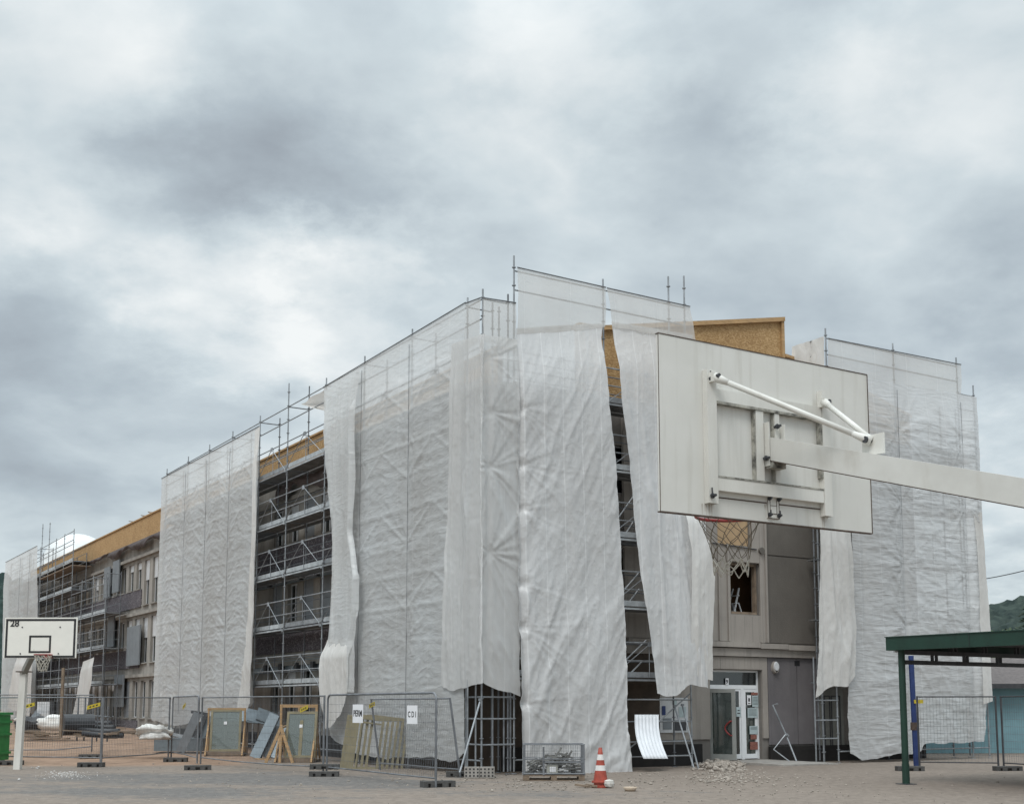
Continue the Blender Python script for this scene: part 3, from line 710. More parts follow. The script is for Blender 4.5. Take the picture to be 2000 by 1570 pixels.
ltb = mat('pale_blue_paper', (0.44, 0.52, 0.53), .6, 0, .15, 8); orange_p = mat('orange_print', (0.30, 0.12, 0.09), .6, 0, .6, 22)
lines = [(.12, .88, .82-.12*k, .85-.12*k) for k in range(6)]
poster(1459, 1467, 1357, 1376, paper, d1, mark=[(.3, .7, .35, .7), (.2, .8, .12, .2)])
poster(1469, 1481, 1358, 1380, ltb, d1, mark=lines); poster(1460, 1480, 1382, 1401, ltb, d1, mark=lines)
poster(1464, 1480, 1417, 1433, ltb, d1, mark=lines[:3]); poster(1466, 1478, 1434, 1443, orange_p, d1)
poster(1465, 1480, 1448, 1463, orange_p, d1); poster(1467, 1480, 1352, 1357, orange_p, d1)
poster(1438, 1447, 1380, 1399, ltb, d2, mark=[(.2, .8, .3, .4), (.3, .7, .6, .7)])
poster(1417, 1423, 1324, 1337, paper, ent)
def text(body, size, mt, parent, M, name='lettering', ext=.002):
    c = bpy.data.curves.new(name, 'FONT'); c.body = body; c.size = size; c.align_x = 'CENTER'; c.align_y = 'CENTER'; c.extrude = ext; c.offset = size*.022
    c.materials.append(mt); o = bpy.data.objects.new(name, c); col.objects.link(o)
    dg = bpy.context.evaluated_depsgraph_get(); me = bpy.data.meshes.new_from_object(o.evaluated_get(dg)); bpy.data.objects.remove(o)
    o = bpy.data.objects.new(name, me); col.objects.link(o)
    if not me.materials: me.materials.append(mt)
    me.transform(M)
    if parent is not None:
        l = parent['_o']; me.transform(Matrix.Translation((-l[0], -l[1], -l[2]))); o.parent = parent
    return o
def facing(pos, xdir):   # text matrix: local x -> xdir, local y -> up
    x = Vector(xdir).normalized(); z = Vector((0, 0, 1)); n = x.cross(z)
    return Matrix(((x.x, z.x, n.x, pos[0]), (x.y, z.y, n.y, pos[1]), (x.z, z.z, n.z, pos[2]), (0, 0, 0, 1)))
q = rr(1420, 1331, WB+.09); text('9', .17, black, ent, facing(W(WB+.093, q[0], q[1]), UR))
# open leaf, swung out toward the yard, hinged at the left jamb
hx = h[0]+t; hz0, hz1 = h[2]+.02, zt-.10
hin = W(WB+.10, hx, 0); tip2 = rr(1437, 1480, WB-.62)
dirv = (W(WB-.62, rr(1437, 1410, WB-.62)[0])-hin); dirv.z = 0; LW = dirv.length; dirv.normalize(); nrm = Vector((dirv.y, -dirv.x, 0))
DM = Matrix(((dirv.x, nrm.x, 0, hin.x), (dirv.y, nrm.y, 0, hin.y), (0, 0, 1, 0), (0, 0, 0, 1)))
m = MB(DM); leaf_frame(m, 0, LW, -.025, hz0, hz1, .11, .05, .17); od = m.build('door', grey_panel if False else mat('door_alu', (0.40, .41, .39), .5, .2, .15, 3), B0)
tag(od, 'open glazed door leaf swung out'); MB(DM).box(.11, LW-.11, -.006, .006, hz0+.17, hz1-.11).build('pane', glass_d, od)
pts = [(LW-.12-.16*math.sin(math.pi*k/12)-0.02, .10, hz0+.72+.42*k/12) for k in range(13)]
m = MB(DM); m.path(pts, .022, 8); m.tube(pts[0], (pts[0][0]+.03, .0, pts[0][2]), .02); m.tube(pts[-1], (pts[-1][0]+.03, 0, pts[-1][2]), .02); m.build('handle', red, od, smooth=True)
# window at first floor: timber sub-frame
h = H_win; m = MB(BM); t = .07
m.box(h[0], h[0]+t, WB+.06, WB+.2, h[2], h[3]); m.box(h[1]-t, h[1], WB+.06, WB+.2, h[2], h[3]); m.box(h[0]+t, h[1]-t, WB+.06, WB+.2, h[3]-t, h[3])
m.box(h[0]+t, h[1]-t, WB+.0, WB+.2, h[2], h[2]+t)
m.build('bare_window_frame', old_timber, B0)
MB(BM).box(h[0]-.5, h[1]+1.2, WB+1.5, WB+1.56, h[2]-.6, h[3]+.5).build('inner_board', mat('dark_board', (0.16, .085, .04), .8, 0, .3, 3), B0)
MB(BM).box(H_brd[0]+.01, H_brd[1]-.01, WB+.04, WB+.08, H_brd[2]+.01, H_brd[3]-.01).build('boarding', mat('pale_ply', (0.45, .31, .18), .8, 0, .2, 3), B0)
# conduit under boarded window, vents, sockets
q0 = rr(1392, 1060, WB-.13); q1 = rr(1478, 1073, WB-.13)
MB().tube(W(WB-.13, q0[0], q0[1]), W(WB-.13, q1[0], q1[1]), .018).build('conduit', steel_dark, B0)
c = rr(1481, 1076); m = MB(BM); m.lathe([(.0, 0), (.10, 0), (.10, .12), (0, .12)], 14); 
m = MB(); cc = W(WB-.18, c[0]); cc.z = c[1]; m.tube(cc, cc+UL*.1, .10, 14); m.build('vent_cap', wall_dark, B0)
for (px, py) in ((1557, 1295), (1563, 1466)):
    rbox('vent_opening', black, px-5, px+5, py-5, py+5, .045, .056)
rbox('access_cover', wall_dark, 1556, 1570, 1459, 1475, .045, .052) if False else None
# grey metal service door at the right, and boarding between
m_h = hole(1606, 1643, 1353, 1478, WB-.1)
m = MB(BM); m.box(m_h[0]-.1, m_h[1]+.1, WB-.12, WB-.02, m_h[2]-.02, m_h[3]+.12); sd_ = m.build('service_door', grey_door, B0)
m = MB(BM)
for (u0, u1) in ((.08, .40), (.46, .94)):
    x0 = m_h[0]+(m_h[1]-m_h[0])*u0; x1 = m_h[0]+(m_h[1]-m_h[0])*u1
    for (p0, p1, r0, r1) in ((x0, x0+.03, m_h[2]+.1, m_h[3]-.08), (x1-.03, x1, m_h[2]+.1, m_h[3]-.08), (x0+.03, x1-.03, m_h[3]-.11, m_h[3]-.08), (x0+.03, x1-.03, m_h[2]+.1, m_h[2]+.13)):
        m.box(p0, p1, WB-.14, WB-.12, r0, r1)
m.build('moulding', steel_dark, sd_)
# notice board at ground floor, left of entrance
nb = rbox('notice_board', white_pvc, 1289, 1344, 1362, 1430, .06, .10)
for (x0, x1, y0, y1, mt_) in ((1293, 1300, 1378, 1396, blue_paint), (1314, 1322, 1366, 1376, ltb), (1326, 1340, 1380, 1400, ltb), (1295, 1312, 1402, 1424, grey_panel), (1318, 1340, 1406, 1426, steel_dark)):
    hh = hole(x0, x1, y0, y1, WB-.11); MB(BM).box(hh[0], hh[1], WB-.112, WB-.102, hh[2], hh[3]).build('notice', mt_, nb)
# OSB roof parapet of the end facade and the raised roof-light box
def osb_poly(name, pts, d, thick, mt=osb, par=B0):
    """polygon in facade R plane given by (b,z), real thickness"""
    m = MB(); n = len(pts)
    A = [m.add(W(WB-d, b, z)) for b, z in pts]; Bq = [m.add(W(WB-d+thick, b, z)) for b, z in pts]
    m.f.append(tuple(A)); m.f.append(tuple(reversed(Bq)))
    for k in range(n): m.f.append((A[k], Bq[k], Bq[(k+1) % n], A[(k+1) % n]))
    return m.build(name, mt, par)
p1 = rr(1170, 640, WB); p2 = rr(1523, 622, WB); p3 = rr(1527, 694, WB); p4 = rr(1590, 714, WB)
ztop0 = p1[1]
osb_poly('osb_gable', [(p1[0]-.8, ZR+.12), (p2[0], ZR+.12), (p2[0], p2[1]-.1), (p1[0], p1[1]-.1), (p1[0]-.8, p1[1]-.15)], .0, .1)
osb_poly('gable_trim', [(p1[0]-.8, p1[1]-.147), (p1[0], p1[1]-.097), (p2[0]+.12, p2[1]-.097), (p2[0]+.12, p2[1]+.04), (p1[0], p1[1]+.04), (p1[0]-.8, p1[1]-.01)], .12, .4, timber)
osb_poly('gable_post', [(p2[0]+.003, ZR+.12), (p2[0]+.12, ZR+.12), (p2[0]+.12, p2[1]-.1), (p2[0]+.003, p2[1]-.1)], .08, .25, timber)
osb_poly('osb_gable', [(p2[0]+.125, ZR+.12), (WID, ZR+.12), (WID, p4[1]-1.2), (p4[0], p4[1]-.05), (p2[0]+.125, p3[1]-.05)], .0, .1)
osb_poly('gable_trim', [(p2[0]+.125, p3[1]-.047), (p4[0], p4[1]-.047), (WID, p4[1]-1.197), (WID, p4[1]-1.1), (p4[0], p4[1]+.04), (p2[0]+.125, p3[1]+.04)], .10, .4, timber)
# translucent dome roof-light far along the roof
ap = unp(150, 1075, 'L', WB+3.0)
dm = MB(); ctr = W(ap[0]+.6, WB+3.2, 12.0); n = 28; prof = [(2.6*math.cos(t), 2.6*math.sin(t)) for t in [i*math.pi/2/9 for i in range(10)]]
dm.lathe([(2.67, -1.4), (2.67, 0)]+prof, n, tuple(ctr)); dmo = dm.build('dome_rooflight', dome_m, B0, smooth=True)
# sheets and offcuts lying on the parapet
for (px, py, l) in ((262, 1003, 1.0), (285, 992, .8), (298, 986, .6), (678, 745, 1.2)):
    q = unp(px, py, 'L', WB); c = W(q[0], WB+.1, osb_z1+.12)
    m = MB(); m.obox(c, UL*l/2+Vector((0, 0, .08)), UR*.25, Vector((0, 0, .02))); m.build('roof_offcut', old_timber, B0)

# things on / in the building
lp = W(WB-.08, rr(1510, 1303)[0]); lp.z = rr(1510, 1303)[1]
o = thing('wall_lamp', 'round pale lamp on the wall right of the entrance', 'lamp', lp)
m = MB()
def disc(m, c, r, d0, d1, n=20, sz=1.35):
    A = [m.add(c-UL*d0+UR*(r*math.cos(2*math.pi*k/n))+Vector((0, 0, sz*r*math.sin(2*math.pi*k/n)))) for k in range(n)]
    B = [m.add(c-UL*d1+UR*(r*.86*math.cos(2*math.pi*k/n))+Vector((0, 0, sz*r*.86*math.sin(2*math.pi*k/n)))) for k in range(n)]
    m.f.append(tuple(reversed(B)))
    for k in range(n): m.f.append((A[k], A[(k+1) % n], B[(k+1) % n], B[k]))
disc(m, lp, .15, -.08, .06); m.build('lamp_housing', wall_pink, o)
m = MB(); disc(m, lp+Vector((0, 0, .03)), .11, .055, .09); m.build('diffuser', white_pvc, o)
m = MB(); c = lp-UL*.07-Vector((0, 0, .12)); m.tube(c, c-UL*.03, .02, 10); m.build('sensor', black, o)
# step ladder in the window
cb = rr(1436, 1196, WB+.6); o = thing('step_ladder', 'white step ladder standing inside the bare window opening', 'ladder', W(WB+.7, cb[0], 6.93))
zf = H_win[2]-.35; hgt = rr(1441, 1148, WB+.6)[1]-zf
LM = Matrix(((UR.x, UL.x, 0, W(WB+.7, cb[0]).x), (UR.y, UL.y, 0, W(WB+.7, cb[0]).y), (0, 0, 1, zf), (0, 0, 0, 1)))
m = MB(LM)
for y in (-.2, .2): m.bar((-.25, y, 0), (.14, y*.7, hgt), .05, .03); 
for k in range(1, 5): m.bar((-.25+.39*k/5, -.2, hgt*k/5), (-.25+.39*k/5, .2, hgt*k/5), .08, .025)
m.build('front_frame', white_pvc, o)
m = MB(LM)
for y in (-.2, .2): m.bar((.35, y, 0), (.1, y*.7, hgt*.62), .04, .03)
m.build('rear_frame', white_pvc, o)

# ------------------------------------------------------------------ SCAFFOLD
SW = 0.78   # width between rows
def scaffold(name, label, plane, ps, levels, ztop, bays=None, out=0.0, tops=None, brace=True, z0=0.0, inner=None, short=()):
    ps = list(ps); root = thing(name, label, 'scaffold', tuple(PW(plane, out, ps[0], z0)))
    G = lambda p, z, o=0.0: PW(plane, out+o, p, z)
    for i, p in enumerate(ps):
        for k, o in enumerate((0.0, SW)):
            zt = (tops or {}).get(i, ztop) if k == 0 else min((tops or {}).get(i, ztop), inner or 99)
            m = MB(); m.tube(G(p, z0+.06, o), G(p, zt, o), .025, 6)
            zz = z0+.4
            while zz < zt: m.tube(G(p, zz, o), G(p, zz+.02, o), .055, 8); zz += .5
            m.tube(G(p, z0+.0, o), G(p, z0+.02, o), .08, 6)
            for z in levels: m.tube(G(p, z+.25, o), G(p, z+.50, o), .032, 6)
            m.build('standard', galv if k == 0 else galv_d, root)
        m = MB()
        for z in levels: m.tube(G(p, z-.03, 0), G(p, z-.03, SW), .022, 5)
        if not inner: m.tube(G(p, ztop-.12, 0), G(p, ztop-.12, SW), .022, 5)
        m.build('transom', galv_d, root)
    for i in range(len(ps)-1):
        p, q = ps[i], ps[i+1]; e = .03*(1 if q > p else -1)
        for li, z in enumerate(levels):
            m = MB()
            for o in (.07, .40, .80):
                c = (G(p+e, z, o)+G(q-e, z, o+.31))/2
                m.obox(c, (G(q-e, z, o)-G(p+e, z, o))/2, (G(p, z, o+.31)-G(p, z, o))/2, Vector((0, 0, .025)))
            m.build('deck', deckm if (i+li) % 3 else galv_d, root)
            if z > z0+.9:
                m = MB(); m.bar(G(p+e, z+.12, .035), G(q-e, z+.12, .035), .02, .15); m.bar(G(p+e, z-.03, .0), G(q-e, z-.03, .0), .045, .05)
                m.build('toe_board', alu if (i+li) % 4 != 1 else galv, root)
            L_ = abs(q-p)
            m = MB()
            m.tube(G(p, z+1.0, 0), G(q, z+1.0, 0), .021, 6); m.tube(G(p, z+.5, 0), G(q, z+.5, 0), .019, 6)
            if L_ > 2 and brace:
                md = (p+q)/2; s = 1 if q > p else -1
                for sg in (-1, 1):
                    b0 = md+sg*(L_/2+.02)*s*0.93
                    m.path([G(md, z+.98, -.06), G(b0, z+.02, -.07), G(b0+sg*s*.04, z-.12, -.06), G(b0+sg*s*.1, z-.05, -.05)], .013, 5)
                m.tube(G(md, z+.98, .0), G(md, z+.05, 0), .012, 5)
                c = G(md, z+.96, -.06); m.obox(c, (G(md+.09, z, -.06)-G(md-.09, z, -.06))/2, (G(md, z, .01)-G(md, z, 0)), Vector((0, 0, .07)))
            m.build('guardrail', galv, root)
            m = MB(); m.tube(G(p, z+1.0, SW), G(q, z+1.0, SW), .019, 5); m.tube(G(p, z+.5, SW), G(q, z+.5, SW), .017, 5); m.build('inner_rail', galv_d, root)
        zt_ = ztop if i not in short else ZT+.1
        for zr_ in (zt_-.12, zt_-.65): m = MB(); m.tube(G(p, zr_, 0), G(q, zr_, 0), .022, 6); m.build('top_rail', galv, root)
        m = MB(); m.tube(G(p, .35+z0, 0), G(q, .35+z0, 0), .022, 6); m.build('base_ledger', galv, root)
    return root
aL = [LA(942, 900), LA(912, 900), LA(803, 900), LA(709, 950), LA(633, 1000), LA(558, 1050), LA(502, 1080), LA(448, 1100), LA(402, 1130), LA(360, 1150), LA(318, 1170)]
LV = [2.46, 4.42, 6.33, 8.22, 10.1]
ZT = unp(942, 583, 'L', 0)[1]; ZT2 = unp(1008, 524, 'R', 0)[1]
tops = {i: ZT+.25 for i in range(11)}; tops[5] = ZT+.85
SL = scaffold('facade_scaffold', 'long steel scaffold with five decks along the dark windowed facade', 'L', aL, LV, ZT+.1, tops=tops)
# corner return + first end-facade scaffold
bR = [RB(945, 900), RB(1005, 900), RB(1182, 900), RB(1343, 900)]
SR = scaffold('facade_scaffold', 'tall scaffold on the end facade between the building corner and the entrance', 'R', bR[1:], LV, ZT2+.05, tops={0: ZT2+.35, 1: ZT2+.25, 2: ZT2+.9}, out=.03, inner=ZT+.15)
bR2 = [RB(1620, 900), RB(1752, 900), RB(1876, 900), RB(1907, 900)]
SR2 = scaffold('facade_scaffold', 'scaffold at the right hand end of the end facade behind grey sheeting', 'R', bR2, LV, ZT2+.05, tops={0: ZT2+.25, 1: ZT2+.25, 2: ZT2+.25, 3: unp(1905, 770, 'R', 0)[1]+.3}, inner=ZT-.3, short=(2,))
# loose standards rising over the roof edge
for (px, py0, py1, off, lab) in ((1305, 540, 640, .8, 'tall bare scaffold tube sticking up right of the roof sheeting'), (1585, 665, 1100, .5, 'bare scaffold tube rising left of the right sheeting tower'), (1597, 1040, 1250, .9, 'bare tube running down the wall beside the hanging strip')):
    b, zt = unp(px, py0, 'R', off); zb = unp(px, py1, 'R', off)[1] if px != 1305 else ZT2-1.5
    if px != 1305: zb = 0.0
    m = MB(); m.tube(W(off, b, zb), W(off, b, zt), .026, 6); z = zb+.3
    while z < zt: m.tube(W(off, b, z), W(off, b, z+.025), .06, 8); z += .5
    if px == 1305:
        m.tube(W(off, b, zb+.05), W(0.03, bR[3], zb+.05), .022)
        m.build('standard', galv, SR); 
    else: tag(m.build('scaffold_tube', galv, None), lab, 'tube')
# far scaffold around the stair block at the far end
aF = [LA(x, 1200) for x in (205, 180, 158, 138, 120, 104, 90, 76)]
tf = {i: 9.0 for i in range(3)}; tf.update({3: 12.1, 4: 12.9, 5: 13.0, 6: 13.3, 7: 13.6})
aF1 = aF[:4]; aF2 = aF[3:]
scaffold('facade_scaffold', 'open low scaffold against the far windows left of the bare facade', 'L', aF1, [2.9, 4.8, 6.7], 8.9, z0=.5, brace=False)
scaffold('facade_scaffold', 'open tall scaffold under the white dome at the far end', 'L', aF2, [2.9, 4.8, 6.7, 8.6, 10.3], 12.2, tops={0: 12.2, 3: 13.5, 4: 13.7}, z0=.5, brace=False, inner=10.6)
aE = [LA(x, 1200) for x in (74, 56, 38, 18)]
scaffold('facade_scaffold', 'farthest scaffold bay behind the leftmost sheeting', 'L', aE, [2.9, 4.8, 6.7, 8.6, 10.3], 12.2, z0=.5, brace=False)
m = MB(BM); m.box(-.05, 1.1, aF2[0], aF2[-1], 10.0, 10.06); m.build('cantilever_deck', old_timber, B0)
# raking tubes
def strut(px0, py0, px1, py1, plane, off, off2, lab, r=.024, mt=galv):
    p = unp(px0, py0, plane, off); q = unp(px1, py1, plane, off2)
    m = MB(); m.tube(PW(plane, off, *p), PW(plane, off2, *q), r, 8)
    m.tube(PW(plane, off, *p), PW(plane, off, p[0], p[1]+.06), .05, 8)
    return tag(m.build('raking_tube', mt), lab, 'tube')
strut(938, 1368, 898, 1508, 'L', -.15, -1.0, 'steel raking tube propping the corner scaffold base')
strut(1318, 1380, 1358, 1508, 'R', -.1, -.9, 'left of two raking tubes in front of the notice board')
strut(1333, 1378, 1366, 1508, 'R', -.1, -.8, 'right of two raking tubes in front of the notice board')
# diagonal braces on end scaffold
for (x0, y0, x1, y1) in ((1212, 1335, 1255, 1290), (1212, 1160, 1248, 1118), (1208, 1010, 1240, 965), (1210, 1300, 1262, 1250), (1285, 1410, 1350, 1352), (1212, 1475, 1245, 1448), (1206, 1205, 1248, 1150), (1204, 1070, 1236, 1020)):
    p = unp(x0, y0, 'R', .1); q = unp(x1, y1, 'R', .1); MB().tube(W(.1, *p), W(.1, *q), .022, 6).build('brace', galv, SR)
# extra inner verticals in the open corner base
for px in (913, 929, 962, 984, 997):
    b, z = unp(px, 1430, 'R', .35); MB().tube(W(.35, b, .05), W(.35, b, 2.4), .024, 6).build('standard', galv, SR)
for z in (.75, 1.4, 1.95):
    MB().tube(W(.0, bR[0], z), W(.0, bR[1], z), .022, 6).build('ledger', galv, SR)
    MB().tube(W(aL[1], .03, z), W(.0, bR[0], z), .022, 6).build('ledger', galv, SR)
for z in (.75, 1.3, 1.9):
    MB().tube(W(.03, bR[2], z), W(.03, bR[3], z), .022, 6).build('ledger', galv, SR)
    MB().tube(W(0, bR2[0]-.95, z), W(0, bR2[0], z), .02, 6).build('ledger', galv, SR2)
MB().tube(W(0, bR2[0]-.95, .05), W(0, bR2[0]-.95, 3.2), .024, 6).build('standard', galv, SR2)

# ------------------------------------------------------------------ SHEETING
def seg(pts, n, plane, off, smooth=2):
    P = np.array([unp(x, y, plane, off) for x, y in pts])
    d = np.concatenate([[0], np.cumsum(np.hypot(*(P[1:]-P[:-1]).T))]); t = np.linspace(0, d[-1], n)
    Q = np.stack([np.interp(t, d, P[:, 0]), np.interp(t, d, P[:, 1])], 1)
    if len(pts) > 2:
        for _ in range(smooth*6):
            S = Q.copy(); S[1:-1] = (Q[:-2]+2*Q[1:-1]+Q[2:])/4; Q = S
    return Q
ALLT = []
LV = [2.46, 4.42, 6.33, 8.22, 10.1]
def tarp(label, plane, off, top, bot, left, right, mt, res=.055, poles=(), ties=(), vert=.03, horiz=.0, diag=0.0, dang=0.9, swag=.0, bulge=.06, folds=(), seed=1, micro=.004, press=0.0, hem=True, hemtube=False, gap_lines=(), parent=None, name='tarpaulin', flare=0.0):
    """Coons patch between four real edge curves lying in a facade plane, then pushed out of the plane by folds"""
    P = lambda l: np.array([unp(x, y, plane, off) for x, y in l])
    T0, T1 = P([top[0], top[-1]]); wid = max(abs(T1[0]-T0[0]), abs(P([bot[0]])[0][0]-P([bot[-1]])[0][0])); hei = abs(P([top[0]])[0][1]-P([bot[0]])[0][1])
    nu = max(8, int(wid/res)+1); nv = max(8, int(hei/res)+1)
    T = seg(top, nu, plane, off, 1); B = seg(bot, nu, plane, off, 1)
    L = seg([top[0]]+left+[bot[0]], nv, plane, off); Rr = seg([top[-1]]+right+[bot[-1]], nv, plane, off)
    u = np.linspace(0, 1, nu)[None, :, None]; v = np.linspace(0, 1, nv)[:, None, None]
    G = (1-v)*T[None]+v*B[None]+(1-u)*L[:, None]+u*Rr[:, None]-((1-u)*(1-v)*T[0]+u*(1-v)*T[-1]+(1-u)*v*B[0]+u*v*B[-1])
    s = G[..., 0]; z = G[..., 1]; U = u[..., 0]*np.ones_like(s); V = v[..., 0]*np.ones_like(s)
    z_top = z[0:1, :]; dt = np.clip((z_top-z)/(1.5 if hei > 6 else .6), 0, 1); dt = dt*dt*(3-2*dt)
    # position within a bay (0 at poles)
    bay = np.ones_like(s); us = np.full_like(s, .5)
    if len(poles) > 1:
        pp = np.sort(np.array(poles, float)); k = np.clip(np.searchsorted(pp, s)-1, 0, len(pp)-2)
        us = np.clip((s-pp[k])/(pp[k+1]-pp[k]), 0, 1); bay = 4*us*(1-us)
    d = bulge*bay*dt
    shp = lambda n: np.clip(1-np.abs(n)*3.2, 0, 1)**1.6          # thin raised creases
    if vert:
        w_ = .35*fbm(s*.6, z*.25, seed)
        d = d+vert*.55*fbm(s*1.3+w_, z*.13, seed+1, 2)*dt*(.4+.6*V)+vert*.42*shp(vn(s*2.6+w_*2, z*.22, seed+2))*dt+vert*.22*shp(vn(s*6.5+w_*3, z*.5, seed+9))*dt
    if horiz:
        zz = z+swag*bay+.12*fbm(s*1.1, z*.7, seed+2, 2); k = (.35+.65*bay)*dt
        d = d+horiz*(.55*shp(vn(s*.9, zz*4.4, seed+3))+.34*shp(vn(s*2.0, zz*9, seed+4))+.16*fbm(s*5, zz*16, seed+6, 2))*k
    if diag:
        ca, sa = math.cos(dang), math.sin(dang)
        al = s*ca+z*sa; ac = -s*sa+z*ca+.22*fbm(s*.5, z*.5, seed+6, 2); k = dt*(.4+.6*V)
        d = d+diag*(.6*vn(ac*1.1, al*.2, seed+5)+.34*shp(vn(ac*2.6, al*.35, seed+15))+.16*shp(vn(ac*6, al*.8, seed+16)))*k
    rs_ = np.random.RandomState(seed)
    for (tp, tz, R_, amp) in ties:
        tz = tz+rs_.uniform(-.25, .25); rx = s-tp; rz_ = z-tz; r = np.hypot(rx, rz_)+1e-6; cx_, cy_ = rx/r, rz_/r
        q = rs_.uniform(3, 40); R2 = R_*(1+.9*vn(cx_*1.3+q, cy_*1.3+q, seed))
        star = shp(vn(cx_*5.5+q, cy_*5.5+q, seed+21))*.8+.5*vn(cx_*2.2+q, cy_*2.2+q, seed)
        d = d+amp*star*np.exp(-r/R2)*np.clip(r/.10, 0, 1)
        d = d*(1-.9*np.exp(-(r/.13)**2))
    if press:
        for lz in LV[1:]:
            for hz_, am in ((1.0, 1.0), (.5, .6), (.1, .9)): d = d+press*am*np.exp(-((z-lz-hz_)/.045)**2)*dt
        pp = sorted(poles)
        for p0_, p1_ in zip(pp, pp[1:]):
            if p1_-p0_ < 1.5: continue
            md = (p0_+p1_)/2; hw = (p1_-p0_)/2
            for lz in LV[1:]:
                t_ = np.clip(np.abs(s-md)/hw, 0, 1); zz_ = lz+.98*(1-t_); d = d+press*.8*np.exp(-((z-zz_)/.05)**2)*(t_ < .98)*dt
    for pl_ in poles:   # cloth lies against the tubes
        d = d*(1-.75*np.exp(-((s-pl_)/.07)**2))+.012*np.exp(-((s-pl_)/.03)**2)*dt
    for (pts, wd, hh) in folds:
        Q = P(pts); c = np.interp(-z, -Q[:, 1], Q[:, 0]); msk = np.clip((z-Q[-1, 1])/.3+1, 0, 1)*np.clip((Q[0, 1]-z)/.3+1, 0, 1)
        x = (s-c)/wd+.25*fbm(z*1.1, z*0+seed, seed, 3)
        d = d+hh*(np.exp(-x*x)-.45*np.exp(-(x-1.6)**2*2))*msk
    if flare: d = d+flare*V**2
    d = d+micro*fbm(s*9, z*9, seed+7, 3)*dt
    # in-plane irregularity of free edges
    edge = np.minimum(U, 1-U); s = s+.05*fbm(z*1.7, U*3, seed+8, 3)*np.exp(-edge*nu*res/.35)
    z = z+.06*fbm(s*2.3, U*0, seed+12, 3)*V**6
    off_arr = off-d-.03
    if plane == 'L': A_, B_ = s, off_arr
    else: A_, B_ = off_arr, s
    X = C0.x+UL.x*A_+UR.x*B_; Y = C0.y+UL.y*A_+UR.y*B_
    m = MB(); m.v = np.stack([X, Y, z], -1).reshape(-1, 3).tolist()
    m.uv = np.stack([s, z], -1).reshape(-1, 2)
    idx = np.arange(nu*nv).reshape(nv, nu)
    f = np.stack([idx[:-1, :-1], idx[1:, :-1], idx[1:, 1:], idx[:-1, 1:]], -1).reshape(-1, 4)
    if plane == 'L': f = f  # outward normals not critical: sheet is two sided
    m.f = f.tolist()
    o = m.build(name, mt, parent, smooth=True)
    if label: tag(o, label, 'tarpaulin', 'protective sheeting on the scaffold')
    if hemtube:
        m = MB(); q0 = Vector(PW(plane, off-.045, T[0][0], T[0][1]+.01)); q1 = Vector(PW(plane, off-.045, T[-1][0], T[-1][1]+.01)); m.tube(q0, q1, .017, 6); m.build('hem_tube', galv_d, o)
    for tp in gap_lines:      # added line standing in for the dark pole and gap at each joint
        m = MB(); m.tube(PW(plane, off-.052, tp, float(z.max())-.3), PW(plane, off-.052, tp, float(z.min())+.5), .007, 5)
        m.build('joint_line', galv_d, o)
    return o
zl = lambda px, py, pl='L': unp(px, py, pl, 0)[1]
pL = aL; tie = lambda ps, zs, R_=.55, amp=.06: [(p, z, R_, amp) for p in ps for z in zs]
# T1 far left end sheeting
tarp('far left pale sheeting at the end of the long facade', 'L', -.05, [(12, 1098), (74, 1066)], [(2, 1410), (30, 1402), (62, 1392), (70, 1400)], [(8, 1140), (5, 1300)], [(75, 1180), (72, 1300)], t_main, .09, poles=aE, horiz=.03, swag=.3, seed=2, vert=.04, hemtube=True, gap_lines=aE[1:3])
# T2 middle-left rippled sheeting
tarp('wide rippled white sheeting left of the open scaffold bay', 'L', -.05, [(317, 935), (508, 833)], [(297, 1405), (345, 1418), (400, 1408), (470, 1395), (498, 1372)],
     [(316, 1000), (310, 1150), (302, 1330)], [(507, 900), (502, 1030), (498, 1160), (492, 1300)], t_main, .05, poles=aL[6:], ties=tie(aL[7:10], (4.6, 6.4, 8.2, 9.8), .5, .07),
     vert=.02, horiz=.038, swag=-.45, bulge=.07, seed=4, press=.014, hemtube=True, gap_lines=aL[7:10])
tarp('gathered bright edge of sheeting hanging beside the open scaffold bay', 'L', -.16, [(499, 842), (509, 834)], [(466, 1396), (480, 1398), (494, 1368)],
     [(500, 940), (497, 1030), (495, 1120), (489, 1200), (478, 1310)], [(508, 870), (506, 1000), (502, 1150), (500, 1280)], t_dense, .035, vert=.16, bulge=.05, seed=71)
# T3 main left sheeting
tarp('main white sheeting hanging right of the open bay on the long facade', 'L', -.05, [(634, 757), (912, 592)],
     [(639, 1345), (650, 1440), (700, 1472), (760, 1480), (800, 1478), (850, 1478), (890, 1488), (912, 1470)],
     [(635, 800), (646, 900), (655, 1020), (657, 1130), (650, 1240)], [(908, 800), (906, 1000), (908, 1300)], t_main, .05, poles=aL[:5],
     ties=tie([aL[2]], (3.4, 4.6, 6.5, 8.4, 9.6), .6, .055)+tie([aL[3]], (6.9, 9.3), .5, .06)+tie([aL[1]], (3.4, 6.4), .5, .06), vert=.03, horiz=.028, swag=-.25, bulge=.05, seed=8, press=.026, hemtube=True, gap_lines=[aL[2], aL[3]])
tarp('loose outer curtain with a wavy rolled border over the left end of the main sheeting', 'L', -.20, [(635, 764), (704, 718)], [(637, 1348), (660, 1350), (701, 1352)],
     [(646, 900), (655, 1020), (658, 1130), (650, 1240)], [(702, 850), (703, 940), (697, 1040), (711, 1130), (709, 1190), (701, 1250)], t_main, .035, vert=.11, bulge=.10, seed=73,
     folds=[([(699, 800), (696, 1000), (693, 1040), (706, 1130), (703, 1190), (695, 1250), (695, 1350)], .09, .14)])
tarp('sheer top band of netting on the last bay of the long facade before the corner', 'L', -.07, [(911, 594), (941, 583)], [(911, 690), (941, 668)], [(911, 640)], [(941, 620)], t_sheer, .06, vert=.03, seed=27, bulge=.02, hemtube=True)
